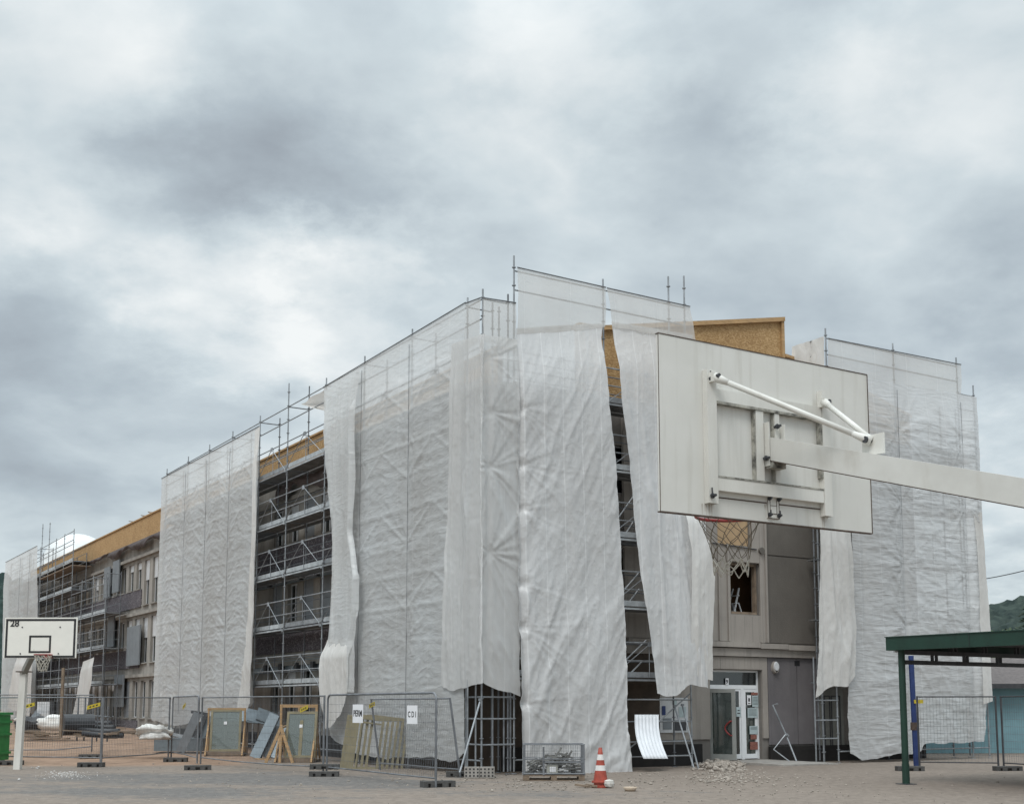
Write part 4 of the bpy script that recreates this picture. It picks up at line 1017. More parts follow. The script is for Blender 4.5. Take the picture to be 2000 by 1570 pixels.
# long tail that drops below the main sheet at its left edge
tarp('pointed loose tail of sheeting hanging down beside the wooden glass rack', 'L', -.28, [(640, 1250), (694, 1245)], [(648, 1422), (662, 1420)], [(636, 1335), (641, 1380)], [(692, 1340), (676, 1390)], t_dense, .04, vert=.12, seed=15, bulge=.15)
# T4 corner drape: left face and right face
zc0 = (883, 690)
tarp('inner half of the corner drape, narrow vertical folds on the long facade side', 'L', -.13, [(884, 672), (947, 652)], [(864, 1340), (885, 1350), (905, 1345), (947, 1332)],
     [(882, 900), (877, 1100), (868, 1250)], [(946, 900), (946, 1200)], t_curt, .04, ties=(), vert=.16, bulge=.05, poles=[aL[0]-.05, aL[1], LA(875, 1000)], seed=21, micro=.008)
tarp('corner drape over the first bay of the end facade with diagonal pull folds', 'R', -.15, [(936, 653), (1010, 664)], [(936, 1330), (965, 1346), (985, 1350), (1012, 1358)],
     [(935, 900), (935, 1200)], [(1010, 900), (1010, 1200)], t_curt, .04, ties=tie([bR[0]+.05], (5.6, 7.7, 9.4, 10.9), 1.4, .05), poles=[bR[0]], vert=.03, diag=.10, dang=-1.12, bulge=.04, seed=23)
# sheer top bands
tarp('sheer top band of netting round the building corner, scaffold showing through', 'R', -.07, [(941, 583), (1006, 593)], [(941, 668), (1007, 690)], [(941, 620)], [(1006, 640)], t_sheer, .06, vert=.03, seed=25, bulge=.03, hemtube=True)
# T5 first end-facade sheet
tarp('tall bright sheet with long diagonal folds reaching the ground right of the corner', 'R', -.07, [(1008, 642), (1090, 636), (1176, 632)],
     [(1002, 1512), (1060, 1520), (1120, 1524), (1175, 1524), (1213, 1512)], [(1003, 800), (1002, 1200)], [(1172, 665), (1180, 780), (1190, 880), (1197, 1000), (1201, 1100), (1206, 1250), (1208, 1400), (1212, 1460)],
     t_strip, .045, ties=tie([bR[1]], (1.9, 3.6, 5.0, 6.6, 8.2, 9.7), 1.0, .045), poles=[bR[1]], vert=.05, diag=.17, dang=1.12, bulge=.16, seed=31, flare=.25)
tarp('upper sheer strip above the first end facade sheet', 'R', -.05, [(1009, 524), (1182, 563)], [(1008, 655), (1100, 650), (1180, 640)], [(1008, 590)], [(1182, 600)], t_sheer, .06, vert=.02, seed=33, bulge=.03, hemtube=True)
tarp('sheer netting over the top of the second end facade bay beside the tall tubes', 'R', -.05, [(1184, 564), (1346, 600)], [(1192, 640), (1354, 668)], [(1188, 600)], [(1350, 635)], t_sheer, .06, vert=.05, seed=35, bulge=.05, hemtube=True)
# T6 second sheet
tarp('long sheet hanging free in front of the wall left of the entrance, ragged lower hem', 'R', -.07, [(1192, 628), (1352, 655)],
     [(1256, 1355), (1275, 1360), (1300, 1358), (1320, 1338), (1357, 1345)], [(1206, 800), (1218, 900), (1226, 1010), (1236, 1130), (1248, 1230)],
     [(1362, 850), (1364, 1050), (1362, 1200)], t_strip, .045, vert=.08, diag=.15, dang=-1.38, bulge=.16, seed=41, flare=.3)
tarp('folded back pale strip with blunt end hanging left of the entrance door', 'R', -.48, [(1334, 985), (1352, 985)], [(1345, 1318), (1372, 1327), (1387, 1328)], [(1344, 1080), (1344, 1220)], [(1378, 1060), (1392, 1120), (1388, 1230)], t_dense, .04, vert=.12, bulge=.06, seed=43)
# T7 hanging strip right of entrance
tarp('torn strip of sheeting hanging right of the entrance over the service door', 'R', -.12, [(1600, 980), (1660, 990)], [(1589, 1362), (1620, 1340), (1645, 1342), (1662, 1318)], [(1598, 1100), (1597, 1250)], [(1661, 1100), (1664, 1230)], t_dense, .04, vert=.16, bulge=.08, seed=47, poles=[RB(1598, 1150), RB(1662, 1150)], diag=.08, dang=-1.2)
# T8 right tower
tarp('broad grey rippled sheeting on the right tower', 'R', -.06, [(1612, 722), (1700, 741), (1906, 776)],
     [(1655, 1472), (1680, 1484), (1740, 1472), (1790, 1470), (1796, 1452), (1850, 1450), (1912, 1448)],
     [(1640, 860), (1660, 1000), (1662, 1150), (1655, 1300), (1650, 1400)], [(1912, 900), (1918, 1100), (1924, 1240), (1915, 1400)],
     t_ripple, .05, poles=[bR2[0]+1.2, bR2[1], bR2[2], bR2[3]], ties=tie([bR2[1], bR2[2]], (4.2, 6.3, 8.4, 10.8), 1.0, .06), vert=.015, horiz=.034, swag=-.05, diag=.08, dang=-.85, bulge=.10, seed=51, flare=.06, gap_lines=[bR2[1], bR2[2]])
tarp('white screen of sheeting standing above the right tower roof line', 'R', -.04, [(1616, 662), (1750, 688), (1875, 713)], [(1614, 722), (1700, 742), (1875, 772)], [(1615, 700)], [(1876, 740)], t_sheer, .06, vert=.015, seed=53, bulge=.02, hemtube=True)
# wrap of the right tower end (turning the corner, running away from the yard)
tarp('loose outer flap of sheeting at the far right edge of the right tower', 'R', -.20, [(1900, 1000), (1916, 1000)], [(1914, 1374), (1935, 1368)], [(1906, 1100), (1912, 1250)], [(1921, 1100), (1931, 1240), (1932, 1300)], t_dense, .05, vert=.10, seed=57)
m = MB()
def side_sheet(b, a0, a1, z0, z1, label, seed, mt):
    n = int((a1-a0)/.07); nv = int((z1-z0)/.09); aa = np.linspace(a0, a1, n+1)[None]*np.ones((nv+1, 1)); zz = np.linspace(z1, z0, nv+1)[:, None]*np.ones((1, n+1))
    d = .07*ridge(aa*1.5, zz*.3, seed)+.03*fbm(aa*4, zz*4, seed)
    X = C0.x+UL.x*aa+UR.x*(b+d); Y = C0.y+UL.y*aa+UR.y*(b+d); m = MB(); m.v = np.stack([X, Y, zz], -1).reshape(-1, 3).tolist(); m.uv = np.stack([aa, zz], -1).reshape(-1, 2)
    idx = np.arange((n+1)*(nv+1)).reshape(nv+1, n+1); m.f = np.stack([idx[:-1, :-1], idx[1:, :-1], idx[1:, 1:], idx[:-1, 1:]], -1).reshape(-1, 4).tolist()
    return tag(m.build('tarpaulin', mt, smooth=True), label, 'tarpaulin', 'protective sheeting on the scaffold')
side_sheet(bR2[0]-.18, -.06, 1.3, ZT2-1.9, ZT2-.05, 'short return of white sheeting closing the left side of the roof screen', 5, t_dense)
# small strips at left
tarp('narrow white strip of sheeting hanging from the far open scaffold', 'L', -.6, [(163, 1292), (185, 1283)], [(146, 1398), (160, 1418), (172, 1400)], [(160, 1330), (152, 1370)], [(183, 1330), (177, 1370)], t_dense, .06, vert=.12, seed=61)
tarp('white strip of sheeting hanging behind the far hoop pole', 'L', -.6, [(34, 1284), (66, 1284)], [(18, 1380), (40, 1392), (62, 1398)], [(28, 1320), (22, 1350)], [(65, 1330), (64, 1370)], t_dense, .06, vert=.14, seed=63)
# wind-blown flap beside top rail
qa = [unp(590, 790, 'L', 0), unp(634, 762, 'L', 0), unp(634, 803, 'L', 0)]
m = MB(); n = 14; V_ = [[None]*(n+1) for _ in range(n+1)]; uvs = []
for i in range(n+1):
    for j in range(n+1):
        u, v = i/n, j/n; p0 = Vector(qa[0]).lerp(Vector(qa[1]), u); p1_ = Vector(qa[0]).lerp(Vector(qa[2]), u); p = p0.lerp(p1_, v)
        m.add(W(p.x, -.05+.5*math.sin(v*3)*u+.05*math.sin(u*9), p.y)); uvs.append((p.x, p.y))
for i in range(n):
    for j in range(n): k = i*(n+1)+j; m.f.append((k, k+1, k+n+2, k+n+1))
m.uv = np.array(uvs); tag(m.build('tarpaulin', t_dense, smooth=True), 'small wind-blown flap at the top rail left of the main sheet', 'tarpaulin', 'protective sheeting on the scaffold')

# ------------------------------------------------------------------ NEAR BASKETBALL HOOP (seen from behind)
BD = UR.copy(); BN = -UL.copy()      # board runs along UR; BN points back to the yard (rear side)
# locate board: left edge ratio, right edge ratio, 1.8 m wide
def board_solve():
    rl = ray(1288, 816); rx = ray(1698, 893)
    k = rl.x/rl.y; k2 = rx.x/rx.y
    # P = (k*y, y); P+1.8*BD on ray k2 : k*y+1.8*BD.x = k2*(y+1.8*BD.y)
    y = (1.8*BD.x-k2*1.8*BD.y)/(k2-k); return Vector((k*y, y, 0))
BP = board_solve()
def bpz(px, py, d=0.0):
    """pixel -> (s, z) on board's rear plane moved d toward the pole"""
    o = BP+BN*d; r_ = ray(px, py); t = (o-CAMP).dot(BN)/r_.dot(BN); q = CAMP+r_*t; return ((q-o).dot(BD), q.z)
z_bot = (bpz(1289, 990)[1]+bpz(1706, 1047)[1])/2; z_topb = (bpz(1288, 643)[1]+bpz(1690, 740)[1])/2
HM = Matrix(((BD.x, BN.x, 0, BP.x), (BD.y, BN.y, 0, BP.y), (0, 0, 1, 0), (0, 0, 0, 1)))   # x along board, y toward pole, z up
hoop = thing('basketball_hoop', 'large white backboard seen from behind on a long sloping arm', 'basketball hoop', tuple(HM @ Vector((.9, 3.6, 0))))
m = MB(HM); m.box(0, 1.8, -.022, 0, z_bot, z_topb); bb = m.build('backboard', board_paint, hoop)
m = MB(HM); e = .009
m.box(-.004, 1.804, -.026, .003, z_topb+.0005, z_topb+.006); m.box(-.004, 1.804, -.026, .003, z_bot-.008, z_bot-.0005); m.box(-.003, -.0005, -.003, .0015, z_bot, z_topb); m.box(1.8005, 1.806, -.026, .003, z_bot, z_topb)
m.build('edge_strip', rust_edge, bb)
def bbx(name, mt, x0, x1, y0, y1, d0, d1, par=hoop):
    """box by pixel extents on the rear face: horizontal edges measured along the board"""
    xm, ym = (x0+x1)/2, (y0+y1)/2
    s0, s1 = bpz(x0, ym, d1)[0], bpz(x1, ym, d1)[0]; z0, z1 = bpz(xm, y1, d1)[1], bpz(xm, y0, d1)[1]
    return MB(HM).box(s0, s1, d0, d1, z0, z1).build(name, mt, par)
sL0, sL1 = bpz(1383, 850, .045)[0], bpz(1401, 850, .045)[0]; sR0, sR1 = bpz(1609, 900, .045)[0], bpz(1624, 900, .045)[0]
zt1, zt0 = bpz(1390, 722, .045)[1], bpz(1392, 982, .045)[1]
def channel(name, s0, s1, z0, z1):
    m = MB(HM); m.box(s0, s1, .001, .006, z0, z1); m.box(s0, s0+.006, .006, .045, z0, z1); m.box(s1-.006, s1, .006, .045, z0, z1); m.box(s0+.006, s1-.006, .038, .045, z0, z1)
    return m.build(name, white_paint, hoop)
channel('channel', sL0, sL1, zt0, zt1); channel('channel', sR0, sR1, zt0, zt1)
zh1 = bpz(1450, 777, .04)[1]; zh0 = bpz(1500, 955, .04)[1]
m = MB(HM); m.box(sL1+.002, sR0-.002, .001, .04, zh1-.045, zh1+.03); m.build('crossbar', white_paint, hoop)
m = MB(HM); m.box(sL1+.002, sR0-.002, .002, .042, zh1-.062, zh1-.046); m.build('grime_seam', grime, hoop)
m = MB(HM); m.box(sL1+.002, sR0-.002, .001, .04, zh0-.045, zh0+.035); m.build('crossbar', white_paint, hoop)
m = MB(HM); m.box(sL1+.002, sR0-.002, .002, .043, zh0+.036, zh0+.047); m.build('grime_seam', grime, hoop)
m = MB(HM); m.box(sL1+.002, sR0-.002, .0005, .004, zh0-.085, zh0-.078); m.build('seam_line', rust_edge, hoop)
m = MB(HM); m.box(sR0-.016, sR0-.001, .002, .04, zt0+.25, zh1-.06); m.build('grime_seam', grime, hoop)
sc0 = bpz(1498, 870, .05)[0]
for (s0, s1) in ((sc0-.075, sc0-.012), (sc0+.085, sc0+.125)):
    m = MB(HM); m.box(s0, s1, .001, .036, zh0+.05, zh1-.064); m.build('upright', white_paint, hoop)
m = MB(HM); m.box(sc0-.085, sc0-.078, .001, .03, zh0+.05, zh1-.064); m.box(sc0+.078, sc0+.084, .001, .03, zh0+.05, zh1-.064); m.build('upright_edge_strip', grime, hoop)  # narrow grimy strip along one side of each upright
# side plates holding the arm
arm_z0 = bpz(1500, 874, .05)[1]
for s in (sc0-.006, sc0+.13):
    m = MB(HM); m.box(s, s+.006, .01, .075, arm_z0-.12, arm_z0+.16); m.build('side_plate', white_paint, hoop)
# arm: rectangular tube from behind board centre sloping down to the pole
def on_line(px, py_top):
    r_ = ray(px, py_top); o = HM @ Vector((sc0+.065, 0, 0))
    n = BD; t = (o-CAMP).dot(n)/r_.dot(n); q = CAMP+r_*t; return ((q-o).dot(BN), q.z)
y0_, za = on_line(1512, 855); y1_, zb_ = on_line(1995, 933)
slope = (zb_-za)/(y1_-y0_); yA, yP = .03, 3.55
AH = .148; AW = .12
zA = lambda y: za+slope*(y-y0_)-AH/2
m = MB(HM); sc = sc0+.065
m.hexa([(sc-AW/2, yA, zA(yA)-AH/2), (sc+AW/2, yA, zA(yA)-AH/2), (sc+AW/2, yP, zA(yP)-AH/2), (sc-AW/2, yP, zA(yP)-AH/2),
        (sc-AW/2, yA, zA(yA)+AH/2), (sc+AW/2, yA, zA(yA)+AH/2), (sc+AW/2, yP, zA(yP)+AH/2), (sc-AW/2, yP, zA(yP)+AH/2)])
arm = m.build('arm', arm_paint, hoop)
m = MB(HM); m.hexa([(sc-AW/2-.001, yA, zA(yA)-AH/2-.006), (sc+AW/2+.001, yA, zA(yA)-AH/2-.006), (sc+AW/2+.001, yP, zA(yP)-AH/2-.006), (sc-AW/2-.001, yP, zA(yP)-AH/2-.006),
        (sc-AW/2-.001, yA, zA(yA)-AH/2-.001), (sc+AW/2+.001, yA, zA(yA)-AH/2-.001), (sc+AW/2+.001, yP, zA(yP)-AH/2-.001), (sc-AW/2-.001, yP, zA(yP)-AH/2-.001)]); m.build('weld_seam', rust_edge, arm)
m = MB(HM); m.box(sc-.075, sc+.075, yP-.02, yP+.13, 0, zA(yP)+.12); m.build('pole', white_paint, hoop)
m = MB(HM); m.box(sc-.2, sc+.2, yP-.15, yP+.26, 0, .02); m.build('base_plate', steel_dark, hoop)
# grimy recess behind the arm
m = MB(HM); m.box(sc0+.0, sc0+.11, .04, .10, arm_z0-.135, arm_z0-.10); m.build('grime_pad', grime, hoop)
# braces with flattened ends
apex_y, apex_z = on_line(1701, 880)
apx = Vector((sc, apex_y, apex_z+.06))
m = MB(HM); m.box(sc-.006, sc+.006, apex_y-.06, apex_y+.10, apex_z-.03, apex_z+.09); m.build('lug', white_paint, arm)
for (px, py, sg) in ((1393, 736, -1), (1609, 786, 1)):
    s, z = bpz(px, py, .07); p0 = Vector((s+.01, .07, z)); p1_ = apx+Vector((sg*.02, 0, 0))
    d = (p1_-p0).normalized(); m = MB(HM)
    m.tube(p0+d*.10, p1_-d*.06, .0175, 12)
    m.path([p0, p0+d*.04, p0+d*.10], [.030, .026, .0175], 10); m.path([p1_-d*.10, p1_-d*.04, p1_+d*.02], [.0175, .024, .028], 10)
    m.build('brace', white_paint, hoop, smooth=True)
    m = MB(HM); m.tube(p0+Vector((0, .02, 0)), p0+Vector((0, .045, 0)), .015, 8); m.build('bolt', steel_dark, hoop)
    m = MB(HM); m.box(s-.014, s+.014, .03, .085, z-.03, z+.03); m.build('bracket', white_paint, hoop)
m = MB(HM); m.tube(apx-Vector((.05, 0, 0)), apx+Vector((.05, 0, 0)), .02, 10); m.build('bolt', steel_dark, hoop)
for (px, py) in ((1388, 740), (1391, 968), (1517, 833), (1495, 895)):
    s, z = bpz(px, py, .05); m = MB(HM); m.tube((s, .03, z), (s, .085, z), .009, 8); m.tube((s, .05, z), (s, .062, z), .017, 6)
    if px < 1400: m.tube((s, .055, z-.012), (s-.004, .055, z+.05), .0045, 6)
    m.build('bolt', steel_dark, hoop)
rust = mat('rust_stain', (0.36, 0.29, 0.22), .8, 0, .4, 14)
rs = random.Random(2)
for (s_, z_, n_, l_) in ((sL0-.004, zt0-.002, 3, .07), ((sL0+sL1)/2, zt0-.002, 3, .09), ((sR0+sR1)/2, zt0-.002, 3, .10), (sc0+.02, zh0-.09, 3, .06)):
    m = MB(HM)
    for k in range(n_):
        x = s_+rs.uniform(-.02, .02); l = l_*rs.uniform(.5, 1); w_ = rs.uniform(.0012, .0028); m.quad((x-w_, .0012, z_), (x+w_, .0012, z_), (x+w_*.3, .0012, z_-l), (x-w_*.3, .0012, z_-l))
    m.build('rust_run', rust, bb)
# rim mounting plate with four bolts on rear face
s, z = bpz(1511, 991, .01)
m = MB(HM); m.box(s-.052, s+.052, .001, .008, z-.07, z+.07); pl = m.build('rim_plate', white_paint, hoop)
m = MB(HM)
for (x0, x1, z0, z1) in ((-.05, -.046, -.07, .07), (.046, .05, -.07, .07), (-.05, .05, -.072, -.068), (-.03, -.027, -.04, .05), (.027, .03, -.04, .05), (-.03, .03, -.042, -.038), (-.03, .03, .01, .013)): m.box(s+x0, s+x1, .008, .010, z+z0, z+z1)
m.build('plate_outline', rust_edge, pl)
for (dx, dz) in ((-.04, .055), (.04, .055), (-.04, -.05), (.04, -.05)):
    m = MB(HM); m.tube((s+dx, .005, z+dz), (s+dx, .04, z+dz), .007, 8); m.tube((s+dx, .012, z+dz), (s+dx, .022, z+dz), .015, 6); m.tube((s+dx, .03, z+dz-.01), (s+dx-.003, .03, z+dz+.03), .004, 6); m.build('bolt', steel_dark, pl)
# rim and net on front side (y negative)
zr = bpz(1400, 1017, -.62)[1]
sr = s; yr = -.40; RR = .225
ring = [(sr+RR*math.cos(2*math.pi*k/36), yr+RR*math.sin(2*math.pi*k/36), zr) for k in range(36)]
m = MB(HM); m.path(ring, .011, 8, True); m.tube((sr-.10, -.02, zr), (sr-.10, yr+.2, zr), .01, 8); m.tube((sr+.10, -.02, zr), (sr+.10, yr+.2, zr), .01, 8)
m.box(sr-.11, sr+.11, -.03, -.0225, zr-.1, zr+.03); rim = m.build('rim', red, hoop, smooth=False)
def net(M_, c, RR, depth, r, par, mt, n=12, rows_=6, mt2=None, prof=None, seed=3):
    rnd = random.Random(seed); m = MB(M_); m2 = MB(M_)
    P = {}
    for j in range(rows_+1):
        t = j/rows_; R_ = RR*(1-.55*t**.8) if prof is None else RR*prof[j]
        for k in range(n):
            a = 2*math.pi*(k+.5*(j % 2))/n+rnd.uniform(-.15, .15)*(j > 0)
            P[j, k] = (c[0]+R_*math.cos(a), c[1]+R_*math.sin(a), c[2]-depth*t**.95*(1+rnd.uniform(-.06, .06)))
    for j in range(rows_):
        for k in range(n):
            tgt = m2 if (mt2 and j >= rows_-2) else m
            for k2 in ((k, (k-1) % n) if j % 2 == 0 else (k, (k+1) % n)):
                A = Vector(P[j, k]); B = Vector(P[j+1, k2]); md = (A+B)/2-Vector((0, 0, depth*.012)); tgt.path([A, md, B], r*(1.6 if tgt is m2 else 1), 5)
    o = m.build('net', mt, par)
    if mt2: m2.build('net_tail', mt2, o)
net(HM, (sr, yr, zr-.01), RR-.012, .39, .0024, rim, cord_d, 10, 7, cord, prof=[1, .86, .74, .66, .60, .56, .54, .52])

# ------------------------------------------------------------------ FAR BASKETBALL HOOP (front view)
gp = ground(34, 1502); fh = thing('basketball_hoop', 'distant white backboard with black border and target square on a white pole at the left', 'basketball hoop', tuple(gp))
Yb = gp.y-1.55
c = at_depth(79, 1245, Yb); wv = (at_depth(151, 1246, Yb)-at_depth(7, 1246, Yb)).length
hb = at_depth(79, 1205, Yb).z-at_depth(79, 1284, Yb).z
rot = R(-2); FX = Vector((math.cos(rot), math.sin(rot), 0)); FYv = Vector((-FX.y, FX.x, 0))
FM = Matrix(((FX.x, FYv.x, 0, c.x), (FX.y, FYv.y, 0, c.y), (0, 0, 1, c.z), (0, 0, 0, 1)))
m = MB(FM); m.box(-wv/2, wv/2, 0, .03, -hb/2, hb/2); fb = m.build('backboard', mat('board_white', (0.78, .76, .70), .5, 0, .06, 3), fh)
m = MB(FM); t = .055; y0, y1 = -.006, -.001
i = .035
for (x0, x1, z0, z1) in ((-wv/2+i, wv/2-i, hb/2-t-i, hb/2-i), (-wv/2+i, wv/2-i, -hb/2+.01, -hb/2+.01+t), (-wv/2+i, -wv/2+i+t, -hb/2+.01+t, hb/2-t-i), (wv/2-i-t, wv/2-i, -hb/2+.01+t, hb/2-t-i)): m.box(x0, x1, y0, y1, z0, z1)
x0, x1, z0, z1 = -.30, .29, -.40, .06
for (p0, p1_, r0, r1) in ((x0, x1, z1-.05, z1), (x0, x1, z0, z0+.05), (x0, x0+.05, z0+.05, z1-.05), (x1-.05, x1, z0+.05, z1-.05)): m.box(p0, p1_, y0, y1, r0, r1)
m.build('black_border', black, fb)
m = MB(FM)
for (x, z) in ((-.5, .28), (.52, .28), (-.52, -.42), (.5, -.42)): m.tube((x, -.012, z), (x, 0, z), .02, 8)
m.build('bolt', steel_dark, fb)
text('28', .24, black, fb, facing(tuple(FM @ Vector((-wv/2+.27, -.008, hb/2-.16))), FX))
rimc = at_depth(83, 1278, Yb-.45); rl = FM.inverted() @ rimc
ring = [(rl.x+.225*math.cos(2*math.pi*k/24), -.40+.225*math.sin(2*math.pi*k/24), rl.z) for k in range(24)]
m = MB(FM); m.path(ring, .014, 6, True); m.box(rl.x-.08, rl.x+.08, -.18, -.008, rl.z-.08, rl.z+.02); frm = m.build('rim', red, fh)
net(FM, (rl.x, -.4, rl.z-.01), .22, .42, .008, frm, cord, 10, 5)
pt = at_depth(43, 1312, gp.y)
m = MB(); m.hexa([gp+Vector(v) for v in ((-.09, -.09, 0), (.09, -.09, 0), (.09, .09, 0), (-.09, .09, 0))]+[Vector((gp.x+.06, gp.y, pt.z))+Vector(v) for v in ((-.085, -.085, 0), (.085, -.085, 0), (.085, .085, 0), (-.085, .085, 0))])
m.build('pole', white_paint, fh)
m = MB(); p0 = Vector((gp.x+.06, gp.y, pt.z)); p1_ = FM @ Vector((-.12, .05, -.25)); m.bar(p0, p1_, .13, .16); m.build('arm', grey_door, fh)
m = MB(); m.obox(p0+Vector((0, 0, .01)), (.17, 0, 0), (0, .17, 0), (0, 0, .015)); m.build('flange', rust_edge, fh)

# ------------------------------------------------------------------ FENCES
def foot(loc, rz, label, group='fence feet'):
    m = MB()
    L_, w, h = .36, .13, .13
    m.box(-L_, L_, -w, w, h*.62, h)
    for x0, x1 in ((-L_, -L_+.10), (-.20, -.06), (.06, .20), (L_-.10, L_)): m.box(x0, x1, -w, w, 0, h*.62-.0005)
    m.box(-L_+.1, L_-.1, -w*.5, w*.5, 0.01, h*.6)
    o = tag(m.build('fence_foot', foot_plastic), label, 'fence foot', group)
    o.location = loc; o.rotation_euler = (0, 0, rz); return o
def fence(p0, p1, label, H=2.0, lean=0.0, rounded=False, z=.13, sag=0.0, tape=(), mid=True, mt=galv_d, clear=.0):
    p0 = Vector(p0); p1 = Vector(p1); d = p1-p0; w = math.hypot(d.x, d.y); rz = math.atan2(d.y, d.x)
    r_ = thing('site_fence', label, 'fence', (p0.x, p0.y, p0.z), rz, 'mesh site fence panels')
    r_.rotation_euler = (lean, 0, rz)
    dz = p1.z-p0.z
    m = MB()
    if rounded:
        q = .16; arc = lambda cx, a0, a1: [(cx+q*math.cos(a), 0, H-q+q*math.sin(a)) for a in [a0+(a1-a0)*k/6 for k in range(7)]]
        m.path([(0.02, 0, 0)]+arc(.02+q, math.pi, math.pi/2)+arc(w-.02-q, math.pi/2, 0)+[(w-.02, 0, 0)], .026, 8)
    else:
        m.tube((.02, 0, 0), (.02, 0, H), .027, 8); m.tube((w-.02, 0, 0), (w-.02, 0, H+dz), .027, 8); m.path([(.02, 0, H-.02), (w/2, 0, H-.02+dz/2), (w-.02, 0, H-.02+dz)], .019, 8)
    m.path([(.02, 0, z+.06), (w*.3, .02, z+.06-sag), (w*.7, -.02, z+.06-sag), (w-.02, 0, z+.06+dz)], .018, 6)
    m.build('frame', mt, r_, local=True)
    m = MB(); n = int(w/.085)
    for k in range(1, n): x = w*k/n; m.tube((x, 0, z+.06), (x, 0, H-.03), .0032, 3, cap=False)
    for k in range(1, 9): zz = z+.06+(H-.1-z)*k/9; m.tube((.02, .004, zz), (w-.02, .004, zz), .0036, 3, cap=False)
    m.build('mesh_infill', galv_d, r_, local=True)
    for (u, zz, ww) in tape:
        m = MB(); m.obox((w*u, -.03, zz), (ww/2, 0, ww*.12), (0, .004, 0), (0, 0, .055)); tp = m.build('warning_tape', yellow, r_, local=True)
        m = MB(); 
        for k in range(3): m.obox((w*u+(k-1)*ww*.25, -.035, zz+(k-1)*ww*.06), (ww*.07, 0, ww*.02), (0, .002, 0), (0, 0, .02))
        m.build('print', black, tp, local=True)
    return r_
def G(px, py):
    p = ground(px, py); z = float(gz(p.x, p.y)); p = ground(px, py, z); p.z = z; return p
fence(G(-45, 1488), G(197, 1492), 'leftmost mesh fence panel in front of the far hoop pole', tape=((.4, 1.72, .5), (.93, 1.72, .45)))
fence(G(197, 1492), G(329, 1480), 'mesh fence panel left of the leaning grey boards')
fence(G(334, 1479), G(385, 1492), 'narrow looking angled fence panel with rounded corners by the grey boards', rounded=True, tape=((.5, 1.7, .45),))
fence(G(391, 1491), G(632, 1511), 'mesh fence panel in front of the two glass racks', sag=.04, tape=((.86, 1.65, .4),))
EP = fence(G(637, 1512), G(852, 1537), 'front fence panel with rounded corners carrying two paper notices', rounded=True)
fence(G(742, 1503), G(900, 1517), 'fence panel leaning behind the one with the paper notices', lean=.16, H=1.95, tape=((.02, 1.78, .35),))
fence(G(-60, 1468), G(180, 1468), 'rear left mesh fence panel near the rubbish heap', sag=.12)
fence(G(1795, 1501), G(1952, 1503), 'fence panel right of the blue post in front of the turquoise wall', mt=steel_dark)
fence(G(1960, 1503), G(2090, 1512), 'rightmost dark fence panel by the turquoise wall', mt=steel_dark)
k_ = 0
for (px, py, rz, dz, lab) in ((178, 1497, 0.0, 0, 'flat dark fence foot at the base of the second post from the left'), (177, 1480, .1, 0, 'dark fence foot behind the leftmost post pair'),
                          (343, 1487, .1, 0, 'fence foot under the post beside the leaning grey boards'), (386, 1503, .25, 0, 'fence foot under the post left of the first glass rack'),
                          (633, 1516, .05, 0, 'lower of two stacked fence feet left of the notices panel'), (634, 1512, -.05, .132, 'upper of two stacked fence feet left of the notices panel'),
                          (855, 1536, .4, 0, 'fence foot under the right post of the notices panel'), (900, 1516, .1, 0, 'fence foot lying beside the perforated blocks'),
                          (1777, 1505, 0, 0, 'long fence foot at the base of the blue post'), (1968, 1505, .1, 0, 'fence foot between the two dark right panels'),
                          (20, 1493, .1, 0, 'fence foot between the green bin and the far hoop pole')):
    p = G(px, py); foot((p.x, p.y, p.z+dz), rz, lab)
# paper notices
def notice(px0, px1, py0, py1, body, lab):
    e0 = G(637, 1512); e1 = G(852, 1537); d = (e1-e0).normalized(); n = Vector((d.y, -d.x, 0))
    def on(px, py): r_ = ray(px, py); o = e0+n*.035; t = (o-CAMP).dot(n)/r_.dot(n); return CAMP+r_*t
    A = on(px0, (py0+py1)/2); B = on(px1, (py0+py1)/2); zt = on((px0+px1)/2, py0).z; zb = on((px0+px1)/2, py1).z
    c = (A+B)/2; c.z = (zt+zb)/2; w = (B-A).length
    o = thing('paper_notice', lab, 'notice', tuple(c), 0, 'paper notices on the fence')
    m = MB(); m.obox(c, d*w/2, n*.003, (0, 0, (zt-zb)/2)); sh = m.build('sheet', paper, o)
    text(body, w*.36 if len(body) > 3 else w*.42, black, sh, facing(tuple(c+n*.004), d))
notice(689, 709, 1375, 1411, 'PERM', 'white paper notice reading PERM on the front fence panel')
notice(795, 815, 1377, 1413, 'C D I', 'white paper notice reading CDI on the front fence panel')
# low barrier by the rubbish
p = G(150, 1446); q = G(212, 1448); o = thing('low_barrier', 'low grey steel barrier frame in front of the rubbish heap', 'barrier', tuple(p))
d = q-p
for u in (0, .22, .62, .95): m = MB(); m.tube(p+d*u, p+d*u+Vector((0, 0, 1.5 if u < .3 else 1.2)), .03, 6); m.build('post', galv_d, o)
m = MB()
for z in (.25, .85): m.tube(p+Vector((0, 0, z)), q+Vector((0, 0, z)), .03, 6)
m.build('rail', galv_d, o)

